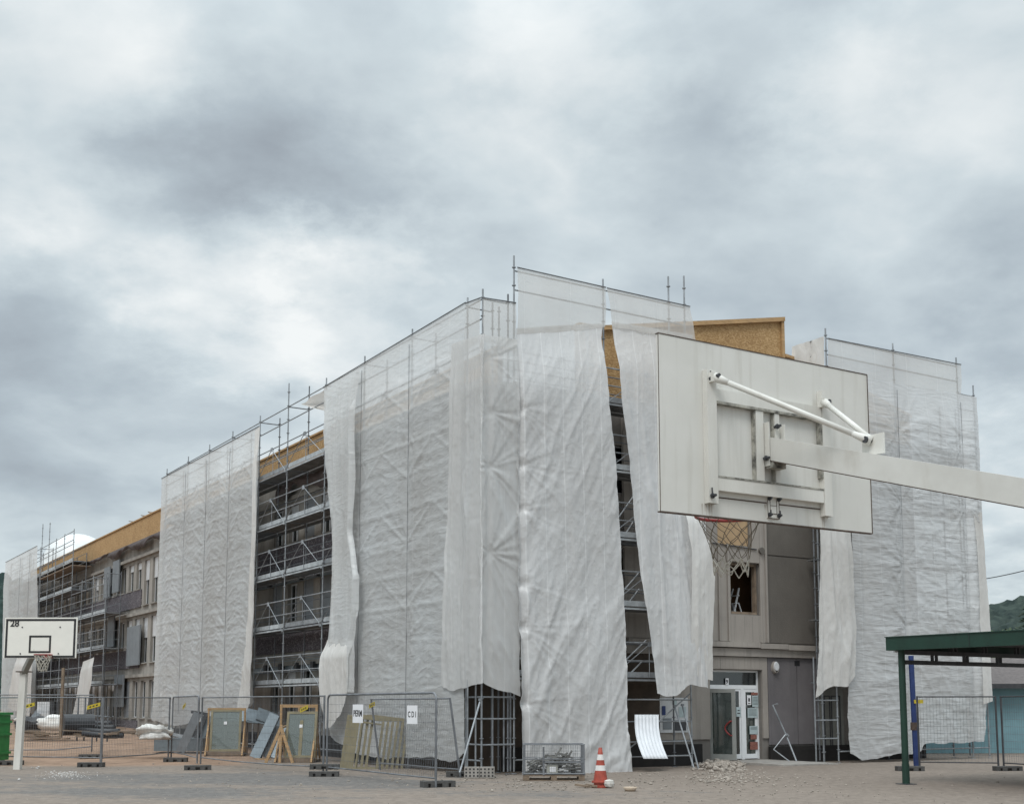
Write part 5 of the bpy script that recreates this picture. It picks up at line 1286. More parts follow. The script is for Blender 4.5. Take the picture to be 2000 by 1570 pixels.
# ------------------------------------------------------------------ MATERIALS STACKED IN THE YARD
def frameM(px, py, rz, px2=None):
    p = G(px, py); c, s = math.cos(rz), math.sin(rz); return p, Matrix(((c, -s, 0, p.x), (s, c, 0, p.y), (0, 0, 1, p.z), (0, 0, 0, 1)))
def glass_rack(px, py, rz, w, h, gw, gh, lab, lab_g, two=False, gx=.3):
    p, M_ = frameM(px, py, rz); o = thing('glass_rack', lab, 'rack', tuple(p), 0, 'timber glass racks')
    for x in (.04, w-.04):
        m = MB(M_); m.bar((x, .0, 0), (x, .0, h), .09, .06); m.build('upright', timber, o)
        m = MB(M_); m.bar((x, -.62, 0), (x, -.02, h*.62), .08, .05, (1, 0, 0)); m.build('raker', timber, o)
        m = MB(M_); m.bar((x, .62, 0), (x, .02, h*.62), .08, .05, (1, 0, 0)); m.build('raker', timber, o)
    m = MB(M_); m.bar((0, -.01, h-.05), (w, -.01, h-.05), .05, .10); m.build('top_rail', timber, o)
    m = MB(M_); m.bar((w*.5, 0, .2), (w*.5, 0, h-.1), .07, .05); m.build('upright', timber, o)
    m = MB(M_); m.bar((0, -.35, .10), (w, -.35, .10), .30, .06); m.box(.0, w, -.5, .5, .001, .07); m.build('base', old_timber, o)
    if two:      # splayed end trestle facing the yard
        for xx in (-.22, .62): m = MB(M_); m.bar((xx, -.75, 0), (.20, -.62, 1.08), .09, .05, (0, 1, 0)); m.build('raker', timber, o)
        m = MB(M_); m.bar((.2, -.70, 0), (.2, -.58, 1.15), .08, .06, (0, 1, 0)); m.build('raker', timber, o)
        m = MB(M_); m.bar((.2, -.60, 1.06), (.2, .0, 1.10), .06, .06); m.build('tie_bar', timber, o)
    # leaning glazed unit = thing of its own
    g = thing('glazed_unit', lab_g, 'window', tuple(p), 0, 'bronze framed glazed units')
    tilt = .20
    y = lambda z: -.44+z*tilt
    def fb_(mb, x0, x1, z0, z1, t=.05): mb.hexa([(x0, y(z0), z0), (x1, y(z0), z0), (x1, y(z0)+t, z0), (x0, y(z0)+t, z0), (x0, y(z1), z1), (x1, y(z1), z1), (x1, y(z1)+t, z1), (x0, y(z1)+t, z1)])
    x0 = gx; x1 = gx+gw; z0 = .14; z1 = z0+gh; f = .075
    m = MB(M_); fb_(m, x0, x0+f, z0, z1); fb_(m, x1-f, x1, z0, z1); fb_(m, x0+f, x1-f, z0, z0+f); fb_(m, x0+f, x1-f, z1-f, z1)
    if two: fb_(m, (x0+x1)/2-.05, (x0+x1)/2+.05, z0+f, z1-f-.2)
    m.build('frame', olive, g)
    m = MB(M_); m.hexa([(x0+f, y(z0+f)+.02, z0+f), (x1-f, y(z0+f)+.02, z0+f), (x1-f, y(z0+f)+.03, z0+f), (x0+f, y(z0+f)+.03, z0+f), (x0+f, y(z1-f)+.02, z1-f), (x1-f, y(z1-f)+.02, z1-f), (x1-f, y(z1-f)+.03, z1-f), (x0+f, y(z1-f)+.03, z1-f)])
    m.build('pane', glass_g, g)
    m = MB(M_); m.obox((x0+gw*.48, y(z0+gh*.68)-.005, z0+gh*.68), (.05, 0, 0), (0, .003, 0), (0, .01, .05)); m.build('sticker', paper, g)
glass_rack(403, 1474, R(6), 1.32, 1.62, 1.05, 1.42, 'timber A frame rack with one square bronze glazed unit', 'square bronze framed glazed unit standing in the left timber rack', gx=.14)
glass_rack(545, 1487, R(-4), 1.20, 1.78, .96, 1.42, 'timber A frame rack with splayed end legs nearest the notices fence', 'two light bronze glazed unit standing in the right timber rack', True, .26)
# stack of bronze window frames leaning together
proto = None
rndf = random.Random(4)
p, M_ = frameM(663, 1501, 0)
flabs = ['front bronze window frame with solid left leaf in the leaning stack', 'second bronze frame from the front of the leaning stack', 'third bronze frame from the front of the leaning stack',
         'fourth bronze frame from the front of the leaning stack', 'fifth bronze frame from the front of the leaning stack', 'rearmost bronze frame of the leaning stack']
def bronze_frame(w, h, solid):
    m = MB(); t = .07; m.box(0, t, 0, .06, 0, h); m.box(w-t, w, 0, .06, 0, h); m.box(t, w-t, 0, .06, 0, t); m.box(t, w-t, 0, .06, h-t, h)
    return m
for k in range(6):
    base = p+Vector((.135*k, .03*k, 0))
    o = thing('window_frame', flabs[k], 'window frame', tuple(base), R(3), 'bronze window frames leaning by the fence')
    o.rotation_euler = (R(-9), R(7), R(5+rndf.uniform(-1.5, 1.5)))
    h = 1.52; w = 1.05
    bronze_frame(w, h, 0).build('frame', olive, o, local=True)
    if k == 0:
        m = MB(); m.box(.07, .36, .012, .045, .07, h-.07); m.build('solid_leaf', olive, o, local=True)
        m = MB(); m.box(.40, .45, .0, .05, .07, h-.07); m.box(.45, w-.07, 0, .05, h-.18, h-.14); m.build('sash', olive, o, local=True)
m = MB(); pp = p+Vector((.5, .9, 0))
# sheet packs / leaning grey members
def plank(name, lab, A, B, w, t, mt, cat, group=None, up=(0, 1, 0)):
    m = MB(); m.bar(A, B, w, t, up)
    return tag(m.build(name, mt), lab, cat, group)
def gA(px, py, z, dy=0): # point above ground at pixel base
    q = G(px, py); return q+Vector((0, dy, z))
plank('grey_frame_section', 'wide dark grey section leaning left of the first glass rack', gA(352, 1470, .05), gA(377, 1472, 1.42, .5), .30, .08, grey_panel, 'section', 'grey sections leaning by the fence', (0, 1, .2))
plank('grey_frame_section', 'second dark grey section leaning close behind the first', gA(374, 1468, .05), gA(394, 1470, 1.38, .5), .14, .08, steel_dark, 'section', 'grey sections leaning by the fence')
plank('grey_frame_section', 'pale grey section against the left timber rack', gA(385, 1468, .05), gA(400, 1470, 1.30, .6), .20, .06, blue_grey, 'section', 'grey sections leaning by the fence')
plank('grey_frame_section', 'dark cap piece lying across the tops of the leaning grey sections', gA(362, 1470, 1.45, .6), gA(398, 1470, 1.36, .6), .1, .08, steel_dark, 'section', 'grey sections leaning by the fence')
k = 0
for (x0, x1, w, h, mt_, lab) in ((497, 530, .34, 1.52, blue_grey, 'tall blue grey sheet leaning behind the left rack'), (505, 541, .12, 1.60, steel_dark, 'slim dark bar leaning between the racks'),
                             (498, 517, .10, 1.12, alu, 'bright slim channel leaning between the racks'), (506, 526, .12, 1.12, blue_grey, 'second blue grey channel leaning between the racks'),
                             (517, 536, .22, 1.10, grey_panel, 'wide grey panel leaning between the racks'), (528, 545, .20, 1.08, blue_grey, 'right hand blue grey panel leaning between the racks')):
    plank('sheet_metal_section', lab, gA(x0, 1481, .03, .06*k), gA(x1, 1481, h*.95, .4+.06*k), w, .05, mt_, 'section', 'blue grey sections between the racks'); k += 1
# pack of shiny sheets behind first rack
for k in range(4):
    c = gA(448+22*k, 1474, 1.35-.02*k, .9); m = MB(); m.obox(c, (.42, .05, -.05*k), (0, .25, .2), (0, -.01, .015))
    tag(m.build('metal_sheet', blue_grey), ('leftmost', 'second', 'third', 'rightmost')[k]+' pale metal sheet propped above the left glass rack', 'sheet', 'pale sheets behind the racks')
for k in range(4):
    q = gA(448+22*k, 1474, 0, 1.0); m = MB(); m.bar(q, q+Vector((0, 0, 1.32-.02*k)), .05, .05); tag(m.build('prop', old_timber), 'timber prop under the '+('leftmost', 'second', 'third', 'rightmost')[k]+' pale metal sheet', 'prop')
# low blue-grey crate of panels
p, M_ = frameM(300, 1466, R(0)); m = MB(M_); m.box(0, 1.75, 0, .9, .0, .42); m.box(-.02, 1.77, -.02, .92, .424, .46); tag(m.build('panel_pack', blue_grey), 'low pack of blue grey panels on the ground behind the fence', 'panel pack')
plank('white_bar', 'long white bar lying on the panel pack', gA(322, 1458, .5), gA(357, 1462, .46), .1, .08, white_pvc, 'bar')
plank('loose_board', 'thin brown board lying on the ground left of the splayed rack', gA(500, 1482, .02), gA(528, 1484, .02), .09, .03, timber, 'board', up=(0, 0, 1))
# perforated blocks
for j, (px, lab) in enumerate(((922, 'left of two perforated grey blocks at the scaffold foot'), (951, 'right of two perforated grey blocks at the scaffold foot'))):
    p = G(px, 1518); m = MB(Matrix.Translation(p)); w = .185
    m.box(-w, w, -.1, .1, 0, .26); b_ = m.build('perforated_block', concrete); tag(b_, lab, 'block', 'perforated blocks')
    m = MB(Matrix.Translation(p))
    for ix in range(4):
        for iz in range(3): x = -.14+.093*ix; z = .05+.08*iz; m.box(x-.02, x+.02, -.104, -.1005, z-.02, z+.02)
    h_ = m.build('hole', black); h_.parent = b_
# cage on pallet
p0 = G(1022, 1524); p1 = G(1140, 1523); w = (p1-p0).length; dp = .85
M_ = Matrix.Translation(p0)
cg = thing('pallet', 'weathered timber pallet carrying the wire cage', 'pallet', tuple(p0))
m = MB(M_)
for y in (0, .38, .76):
    for x in (0, w/2-.07, w-.14): m.box(x, x+.14, y, y+.1, .02, .10)
    m.box(0, w, y, y+.1, 0, .018)
m.build('block', old_timber, cg); m = MB(M_)
for k in range(6): m.box(0, w, k*.15, k*.15+.1, .102, .125)
m.build('deck_board', old_timber, cg)
cgo = thing('wire_cage', 'folding wire mesh cage full of scrap metal on a pallet left of the cone', 'cage', tuple(p0+Vector((0, 0, .13))))
h = 1380; hz = .70
m = MB(M_); B_ = .13
for (x, y) in ((.02, .02), (w-.02, .02), (.02, dp-.05), (w-.02, dp-.05)): m = MB(M_); m.box(x-.025, x+.025, y-.025, y+.025, B_, B_+hz); m.build('post', galv_d, cgo)
m = MB(M_)
for z in (B_+.03, B_+hz*.52, B_+hz): 
    for (A, Bq) in (((0, 0), (w, 0)), ((w, 0), (w, dp)), ((w, dp), (0, dp)), ((0, dp), (0, 0))): m.tube((A[0], A[1], z), (Bq[0], Bq[1], z), .013 if z > B_+.1 else .02, 6)
m.box(w*.33-.02, w*.33+.02, -.02, .02, B_, B_+hz*.93); m.box(w*.33, w*.98, -.02, .0, B_+hz*.40, B_+hz*.46)
m.build('rail', galv_d, cgo)
m = MB(M_)
n = 26
for k in range(n): 
    x = w*k/n
    for y in (0, dp): m.tube((x, y, B_), (x, y, B_+hz), .003, 4, cap=False)
for k in range(14):
    y = dp*k/14
    for x in (0, w): m.tube((x, y, B_), (x, y, B_+hz), .003, 4, cap=False)
for k in range(1, 9):
    z = B_+hz*k/9
    for y in (0, dp): m.tube((0, y, z), (w, y, z), .003, 4, cap=False)
    for x in (0, w): m.tube((x, 0, z), (x, dp, z), .003, 4, cap=False)
m.build('wire_mesh', galv_d, cgo)
m = MB(M_); rs = random.Random(9)
for k in range(110):
    x = rs.uniform(.15, w-.15); y = rs.uniform(.1, dp-.1); z = B_+rs.uniform(.02, .46)*(1.1-abs(x/w-.6)); a = rs.uniform(-1, 1); l = rs.uniform(.1, .34); e = rs.uniform(-.35, .5)
    dx = Vector((math.cos(a)*math.cos(e), math.sin(a)*math.cos(e), math.sin(e)))*l/1.1; c_ = Vector((x, y, z))
    A = c_-dx*.5; Bq = c_+dx*.5
    for q_ in (A, Bq): q_.x = min(max(q_.x, .06), w-.06); q_.y = min(max(q_.y, .06), dp-.08); q_.z = max(q_.z, B_+.03)
    m.bar(A, Bq, rs.uniform(.02, .06), rs.uniform(.015, .05))
for (x, z0, x1, z1) in ((.72, .35, .9, .62), (.8, .3, 1.05, .5), (.78, .25, .98, .45), (1.0, .3, 1.15, .55), (1.0, .2, 1.28, .12)): m.bar((x, .3, B_+z0), (min(x1, w-.05), .35, B_+z1), .04, .04)
tag(m.build('scrap_heap', mat('scrap_grey', (0.23, 0.225, .21), .8, .1, .6, 5), None), 'tangle of grey scrap bars and rubble filling the wire cage', 'scrap', kind='stuff')
m = MB(M_); m.box(w*.38, w*.56, .03, .08, B_+.03, B_+.24); ob_ = m.build('scrap_box', mat('offwhite_metal', (0.45, .45, .40), .6, 0, .3, 8)); tag(ob_, 'off white square box among the scrap at the cage front', 'box')
m = MB(M_); m.box(w*.43, w*.53, .025, .0295, B_+.07, B_+.19); q_ = m.build('label_plate', paper); q_.parent = ob_
# cone: two stacked
p = G(1173, 1537)
def cone(z, hh, lab):
    o = thing('traffic_cone', lab, 'cone', (p.x, p.y, p.z+z), 0, 'stacked traffic cones')
    m = MB(); m.lathe([(.0, 0), (.19, 0), (.19, .035), (.155, .05)], 8); m.build('base', cone_red, o, local=True)
    r0, r1 = .15, .035; zz = [0, .30, .46, .62, .79, 1.0]
    for k in range(5):
        f0, f1 = zz[k], zz[k+1]; m = MB(); z0_ = .05+(hh-.05)*f0; z1_ = .05+(hh-.05)*f1; m.lathe([(r0+(r1-r0)*f0, z0_), (r0+(r1-r0)*f1, z1_)]+([(.0, z1_)] if k == 4 else []), 18)
        m.build('reflective_band' if k % 2 else 'cone_body', cone_white if k % 2 else cone_red, o, smooth=True, local=True)
    return o
cone(0, .74, 'lower of two stacked orange and white traffic cones'); cone(.10, .74, 'upper of two stacked orange and white traffic cones')
# debris near cone
m = MB(); q = G(1190, 1538); rock_mesh(m, (q.x, q.y, .09), .11, 5); tag(m.build('plaster_lump', mat('plaster', (.62, .60, .56), .9, 0, .2, 8)), 'white plaster lump leaning on the cone base', 'lump')
m = MB(); q = G(1231, 1544); m.lathe([(.0, .0), (.10, 0), (.15, .08), (.13, .08), (.09, .02), (0, .02)], 16, (q.x, q.y, 0)); tag(m.build('bowl', mat('cream_plastic', (.52, .42, .32), .6, 0, .2, 8), smooth=True), 'cream coloured shallow bowl lying right of the cone', 'bowl')
for (x0, x1, lab) in ((1125, 1150, 'split dark timber scrap left of the cone'), (1146, 1165, 'thin twig of wood scrap just left of the cone')):
    a_, b_ = G(x0, 1536), G(x1, 1538); plank('wood_scrap', lab, a_+Vector((0, 0, .05)), b_+Vector((0, 0, .03)), .07, .04, old_timber, 'wood scrap', up=(0, 0, 1))
# corrugated sheet leaning
def corr():
    m = MB(); n = 36; nv = 10
    tl, tr_ = (1239, 1395), (1286, 1396); bl, br = (1256, 1481), (1304, 1481)
    for j in range(nv+1):
        v = j/nv; off = -.25-.75*v**1.5; zc = None
        for i in range(n+1):
            u = i/n; px = (tl[0]*(1-u)+tr_[0]*u)*(1-v)+(bl[0]*(1-u)+br[0]*u)*v-6*math.sin(math.pi*v)*1.0; py = (tl[1]*(1-v)+bl[1]*v)
            b, z = unp(px, py, 'R', off); m.add(W(off-.015*math.cos(u*2*math.pi*7), b, max(z, .06)))
    for j in range(nv):
        for i in range(n): k = j*(n+1)+i; m.f.append((k, k+1, k+n+2, k+n+1))
    o = m.build('corrugated_sheet', mat('white_sheet', (.70, .72, .75), .45, 0, .1, 3), smooth=True)
    md = o.modifiers.new('thick', 'SOLIDIFY'); md.thickness = .006
    tag(o, 'bowed white corrugated sheet leaning on the scaffold left of the entrance', 'sheet')
corr()
# bent steel frame leaning beside the entrance
def P_R(px, py, off): b, z = unp(px, py, 'R', off); return W(off, b, max(z, .03))
m = MB(); m.path([P_R(1519, 1374, WB-.3), P_R(1509, 1376, WB-.3), P_R(1535, 1434, WB-.55), P_R(1557, 1493, WB-.95)], .026, 6)
m.path([P_R(1534, 1434, WB-.56), P_R(1511, 1463, WB-.5), P_R(1546, 1494, WB-.9)], .022, 6)
m.tube(P_R(1536, 1434, WB-.6), P_R(1539, 1437, WB-.6), .05, 8)
tag(m.build('bent_rail', galv), 'bent steel handrail leaning on the wall right of the entrance', 'rail')
# entrance ramp
A = [P_R(1441, 1483, WB-.0), P_R(1496, 1481, WB-.0), P_R(1570, 1500, WB-1.9), P_R(1500, 1506, WB-1.9)]
m = MB(); zt_ = H_door[2]-.01
T_ = [W(WB-.01, H_door[0]+.4, zt_), W(WB-.01, H_door[1]+.15, zt_), W(WB-2.0, H_door[1]+1.15, .05), W(WB-2.0, H_door[0]+1.0, .05)]
m.hexa([v-Vector((0, 0, v.z+.02)) for v in T_]+T_); tag(m.build('concrete_ramp', concrete), 'sloping concrete slab ramp up to the entrance door', 'ramp')
m = MB(BM); m.box(H_door[0]-.3, H_door[0]+.39, WB-.5, WB-.11, .0, zt_-.12); tag(m.build('broken_step', stone), 'broken concrete step under the open door leaf', 'step')
# green container at the left edge
p = G(-58, 1494); o = thing('green_container', 'bright green waste container cut by the left edge of the yard', 'container', tuple(p))
gx1 = G(-12, 1494); M_ = Matrix.Translation(p); w = gx1.x-p.x-.06
m = MB(M_); m.box(-1.4, w, 0, 1.2, .12, 1.46); m.build('body', green_plastic, o)
m = MB(M_)
for z in (.3, .85, 1.22): m.box(-1.44, w+.05, -.03, 1.23, z, z+.07)
m.build('rib', green_plastic, o); m = MB(M_); m.box(-1.46, w+.06, -.05, 1.25, 1.465, 1.54); m.build('rim', green_plastic, o)
m = MB(M_); m.tube((w-.12, .1, .07), (w-.12, .16, .07), .07, 12); m.tube((w-.12, 1.0, .07), (w-.12, 1.06, .07), .07, 12); m.build('wheel', black_pipe, o)
# rubbish area
def gp_(px, py, dz=0):
    q = G(px, py); return Vector((q.x, q.y, q.z+dz))
q = gp_(90, 1412); m = MB(Matrix.Translation(q)); m.box(-.45, .28, -.3, .3, .3, 1.25); o = m.build('cabinet', white_pvc); tag(o, 'white metal cabinet standing in the rubbish by the far scaffold', 'cabinet')
m = MB(Matrix.Translation(q)); m.box(.285, .5, -.28, .3, .32, 1.23); x = m.build('dark_side', black_pipe); x.parent = o
def blob_mesh(c, sx, sy, sz, seed, n=16, mt_=None, name='bag', lab='', cat='bag', group=None, rough=.35):
    m = MB(); rings = []
    for i in range(n+1):
        th = math.pi*i/n
        for k in range(n*2):
            ph = 2*math.pi*k/(2*n); d = 1+rough*float(fbm(np.array(3+math.cos(ph)*math.sin(th)*1.6+seed), np.array(3+math.sin(ph)*math.sin(th)*1.6+math.cos(th)*2), seed, 4))
            m.add((c[0]+sx*d*math.sin(th)*math.cos(ph), c[1]+sy*d*math.sin(th)*math.sin(ph), max(c[2]+sz*d*math.cos(th), c[2]-sz*.75)))
    for i in range(n):
        for k in range(2*n): a = i*2*n+k; b = i*2*n+(k+1) % (2*n); m.f.append((a, b, b+2*n, a+2*n))
    return tag(m.build(name, mt_ or tarp_pale, smooth=True), lab, cat, group)
blob_mesh(gp_(110, 1424, .25), .95, .5, .38, 3, lab='large white crumpled sack by the cabinet', group='white sacks'); blob_mesh(gp_(60, 1424, .2), .7, .4, .32, 5, lab='dark heap of wet rubbish sheeting left of the cabinet', name='rubbish_heap', cat='heap', mt_=black_pipe, rough=.8)
blob_mesh(gp_(300, 1440, .15), .62, .4, .28, 8, lab='crumpled white film heap beside the panel pack', rough=.9); blob_mesh(gp_(45, 1420, .3), .3, .3, .22, 9, lab='small white crumpled sack at far left of the heap', group='white sacks', rough=.8)
blob_mesh(gp_(86, 1423, .2), .7, .3, .3, 12, lab='dark torn foil heap in front of the cabinet', name='rubbish_heap', cat='heap', mt_=black_pipe, rough=.9)
q = gp_(139, 1436); m = MB(); m.tube(q+Vector((-.3, 0, .36)), q+Vector((.55, .5, .36)), .36, 18); tag(m.build('black_drum', black_pipe, smooth=False), 'black plastic drum lying on its side by the low barrier', 'drum')
for k, (x0, x1, y, z) in enumerate(((148, 222, 1434, .3), (150, 232, 1436, .2), (146, 215, 1432, .42), (160, 240, 1438, .1))):
    A, B_ = gp_(x0, y, z), gp_(x1, y+1, z-.04); m = MB(); m.path([A, (A+B_)/2+Vector((0, .1, -.03)), B_], .09, 8); tag(m.build('black_pipe', black_pipe, smooth=True), ('third highest', 'second lowest', 'topmost', 'lowest')[k]+' black pipe in the bundle behind the low barrier', 'pipe', 'bundle of black pipes')
A, B_ = gp_(55, 1424, .1), gp_(90, 1400, 1.7); plank('ramp_board', 'long grey board leaning up behind the cabinet', A, B_, .35, .06, grey_panel, 'board', up=(0, 1, 1))
m = MB(); rs = random.Random(21)
for k in range(60):
    q = gp_(rs.uniform(40, 320), rs.uniform(1426, 1444), rs.uniform(.02, .18)); a = rs.uniform(-.5, .5); l = rs.uniform(.2, .9); m.bar(q-Vector((math.cos(a), math.sin(a), rs.uniform(-.1, .1)))*l/2, q+Vector((math.cos(a), math.sin(a), 0))*l/2, rs.uniform(.04, .14), .04)
tag(m.build('debris', old_timber), 'scattered broken laths and demolition scraps below the far facade', 'debris', kind='stuff')
m = MB(); A = gp_(118, 1440); m.bar(A, A+Vector((0, 0, 2.3)), .10, .08); tag(m.build('timber_post', old_timber), 'brown timber post standing in front of the far scaffold', 'post')
# small box on wall etc.
p = W(WB-.2, 0, 0)

# ------------------------------------------------------------------ SHELTER at right
pg = G(1770, 1531); sh = thing('shelter', 'flat roofed dark green canopy shelter on slim posts at the right', 'shelter', tuple(pg))
SM = Matrix(((UR.x, UL.x, 0, pg.x), (UR.y, UL.y, 0, pg.y), (0, 0, 1, 0), (0, 0, 0, 1)))
zpt = at_depth(1757, 1268, pg.y).z
m = MB(SM); m.tube((0, 0, 0), (0, 0, zpt+.02), .075, 14); m.tube((0, 0, .0), (0, 0, .45), .082, 14); m.build('post', green_paint, sh, smooth=False)
def sh_solve(px, off):   # position along local y for x offset
    r_ = ray(px, 1257); o = SM @ Vector((off, 0, 0)); k = r_.x/r_.y
    return (k*o.y-o.x)/(UL.x-k*UL.y)
ye = sh_solve(1730, -.22); fz1 = at_depth(1730, 1245, (SM @ Vector((-.22, ye, 0))).y).z; fz0 = at_depth(1730, 1270, (SM @ Vector((-.22, ye, 0))).y).z
# fascia slopes slightly: match right end at x=2000
y2 = sh_solve(2000, -.22); d2 = (SM @ Vector((-.22, y2, 0))).y
e1 = at_depth(2000, 1231, d2).z; e0 = at_depth(2000, 1262, d2).z
yf = y2-4.0; sl1 = (e1-fz1)/(y2-ye); f = lambda y: fz1+sl1*(y-ye)
TH = fz1-fz0
m = MB(SM); X0, X1 = -.22, 5.6
m.hexa([(X0, yf, f(yf)-TH), (X0+.06, yf, f(yf)-TH), (X0+.06, ye, f(ye)-TH), (X0, ye, f(ye)-TH), (X0, yf, f(yf)), (X0+.06, yf, f(yf)), (X0+.06, ye, f(ye)), (X0, ye, f(ye))]); m.build('fascia', green_paint, sh)
m = MB(SM); m.hexa([(X0+.063, ye-.06, f(ye)-TH), (X1, ye-.06, f(ye)-TH), (X1, ye, f(ye)-TH), (X0+.063, ye, f(ye)-TH), (X0+.063, ye-.06, f(ye)-.002), (X1, ye-.06, f(ye)-.002), (X1, ye, f(ye)-.002), (X0+.063, ye, f(ye)-.002)]); m.build('fascia', green_paint, sh)
m = MB(SM); m.hexa([(X0+.063, yf, f(yf)-.12), (X1, yf, f(yf)-.12), (X1, ye-.062, f(ye)-.12), (X0+.063, ye-.062, f(ye)-.12), (X0+.063, yf, f(yf)-.04), (X1, yf, f(yf)-.04), (X1, ye-.062, f(ye)-.04), (X0+.063, ye-.062, f(ye)-.04)]); m.build('roof_sheet', steel_dark, sh)
zb1 = zpt-.10
for j, (yy, zc) in enumerate(((0, zb1+.03), (0, zb1-.19))):
    m = MB(SM); m.box(.08 if j else -.05, X1, yy-.04, yy+.04, zc-.04, zc+.055); m.build('beam', steel_dark, sh)
for x in (1.0, 1.14, 2.1, 2.22, 3.3, 3.42):
    MB(SM).box(x, x+.045, -.03, .03, zb1-.134, zb1-.012).build('spacer', steel_dark, sh); MB(SM).box(x+.7, x+.745, -.03, .03, zb1+.087, f(0)-.125).build('spacer', steel_dark, sh)
for yy in (-3.4, -6.6):
    m = MB(SM); m.box(-.1, X1, yy-.05, yy+.05, f(yy)-TH-.02, f(yy)-.125); m.build('beam', steel_dark, sh)
for (x, y) in ((4.9, 0), (4.9, -6.6)):
    m = MB(SM); m.tube((x, y, 0), (x, y, f(y)-TH-.03), .075, 12); m.build('post', green_paint, sh)
m = MB(SM); m.tube((.1, .3, zpt-.02), (3.2, .3, zpt-.04), .03, 8); m.build('light_tube', white_pvc, sh)
m = MB(SM); m.box(-.16, .16, -.16, .16, 0, .018); bp_ = m.build('base_plate', steel_dark, sh)
m = MB(SM)
for yy in (-2.0, -5.0, -8.0): m.box(X0-.004, X0-.0005, yy, yy+.012, f(yy)-TH+.01, f(yy)-.01)
m.build('fascia_joint', black, sh)
m = MB(SM); m.hexa([(X0-.02, yf, f(yf)+.001), (X0+.09, yf, f(yf)+.001), (X0+.09, ye+.02, f(ye)+.001), (X0-.02, ye+.02, f(ye)+.001), (X0-.02, yf, f(yf)+.02), (X0+.09, yf, f(yf)+.02), (X0+.09, ye+.02, f(ye)+.02), (X0-.02, ye+.02, f(ye)+.02)]); m.build('drip_edge', green_paint, sh)
# blue post
p = G(1790, 1499); o = thing('blue_post', 'slim blue steel post behind the green shelter post, tape wound round it', 'post', tuple(p))
t_ = at_depth(1777, 1280, p.y); m = MB(); m.tube(p, Vector((t_.x+.03, p.y, t_.z)), .075, 12); m.build('shaft', blue_paint, o, smooth=False)
c = p+Vector((-.03, 0, 1.05)); m = MB(); m.tube(c, c+Vector((0, 0, .22)), .09, 12); m.build('clamp', rust_edge, o)
m = MB(); c = p+Vector((.1, -.1, 1.85)); m.obox(c, (.13, 0, 0), (0, .01, 0), (0, 0, .05)); m.build('warning_tape', yellow, o)
# turquoise outbuilding
TBp = at_depth(1938, 1480, 44); p = Vector((TBp.x-4.0, 46, 0)); o = thing('outbuilding', 'low turquoise outbuilding with grey tiled roof behind the fence at right', 'building', tuple(p))
tz = at_depth(1950, 1337, 45).z
m = MB(); m.box(p.x, p.x+20, 46, 54, 0, tz); m.build('wall', turq, o)
m = MB(); xx = at_depth(1940, 1330, 46).x
rz1 = at_depth(2000, 1304, 50).z
m.hexa([(p.x+2, 45.4, tz+.004), (p.x+20.5, 45.4, tz+.004), (p.x+20.5, 54.5, tz+.004), (p.x+2, 54.5, tz+.004), (p.x+4.5, 49.9, rz1+.4), (p.x+18, 49.9, rz1+.4), (p.x+18, 50.1, rz1+.4), (p.x+4.5, 50.1, rz1+.4)])
m.build('roof', tile, o)
m = MB(); m.box(p.x+1.9, p.x+20.6, 45.28, 45.397, tz-.12, tz+.05); m.build('gutter', steel_dark, o)
# second house roof behind
q = at_depth(1985, 1290, 75); o = thing('house', 'pale house with dark tiled roof glimpsed under the shelter roof', 'building', (q.x, 75, 0))
m = MB(); m.box(q.x-2.2, q.x+14, 75, 84, 0, q.z-.1); m.build('wall', beige, o); m = MB()
m.hexa([(q.x-3.6, 74.2, q.z-.1), (q.x+15, 74.2, q.z-.1), (q.x+15, 85, q.z-.1), (q.x-3.6, 85, q.z-.1), (q.x-1, 79, q.z+2.0), (q.x+12, 79, q.z+2.0), (q.x+12, 80, q.z+2.0), (q.x-1, 80, q.z+2.0)]); m.build('roof', tile, o)
# overhead cable
A = at_depth(1924, 1130, 60); B_ = at_depth(2090, 1088, 52); pts = [A.lerp(B_, t/14)-Vector((0, 0, .08*4*(t/14)*(1-t/14))) for t in range(15)]
m = MB(); m.path(pts, .022, 5); tag(m.build('overhead_cable', steel_dark), 'thin overhead cable against the sky at right', 'cable')
# conifer at the right edge
def conifer(px, py_top, Y, lab):
    t = at_depth(px, py_top, Y); o = thing('conifer', lab, 'tree', (t.x, Y, 0)); m = MB(); m.tube((t.x, Y, 0), (t.x, Y, t.z), .22, 8, .03); m.build('trunk', old_timber, o)
    m = MB(); rs = random.Random(3); z = 1.5
    while z < t.z:
        R_ = 2.6*(1-z/t.z)**.8+.25
        for k in range(9):
            a = rs.uniform(0, 6.28); L_ = R_*rs.uniform(.7, 1.1)
            for i in range(14):
                u = (i+.5)/14; c = Vector((t.x+math.cos(a)*L_*u, Y+math.sin(a)*L_*u, z-.35*u*L_+rs.uniform(-.06, .06)))
                for s_ in (-1, 1):
                    dd = Vector((-math.sin(a)*s_, math.cos(a)*s_, -.25))*.28*(1.1-u)+Vector((math.cos(a), math.sin(a), 0))*.18; w_ = Vector((math.cos(a), math.sin(a), .3))*.05
                    m.quad(c-w_, c+dd*.6-w_*.6, c+dd, c+w_)
        z += .28
    m.build('crown', leaf, o)
conifer(2016, 1165, 62, 'dark conifer whose branch tips enter at the right edge')

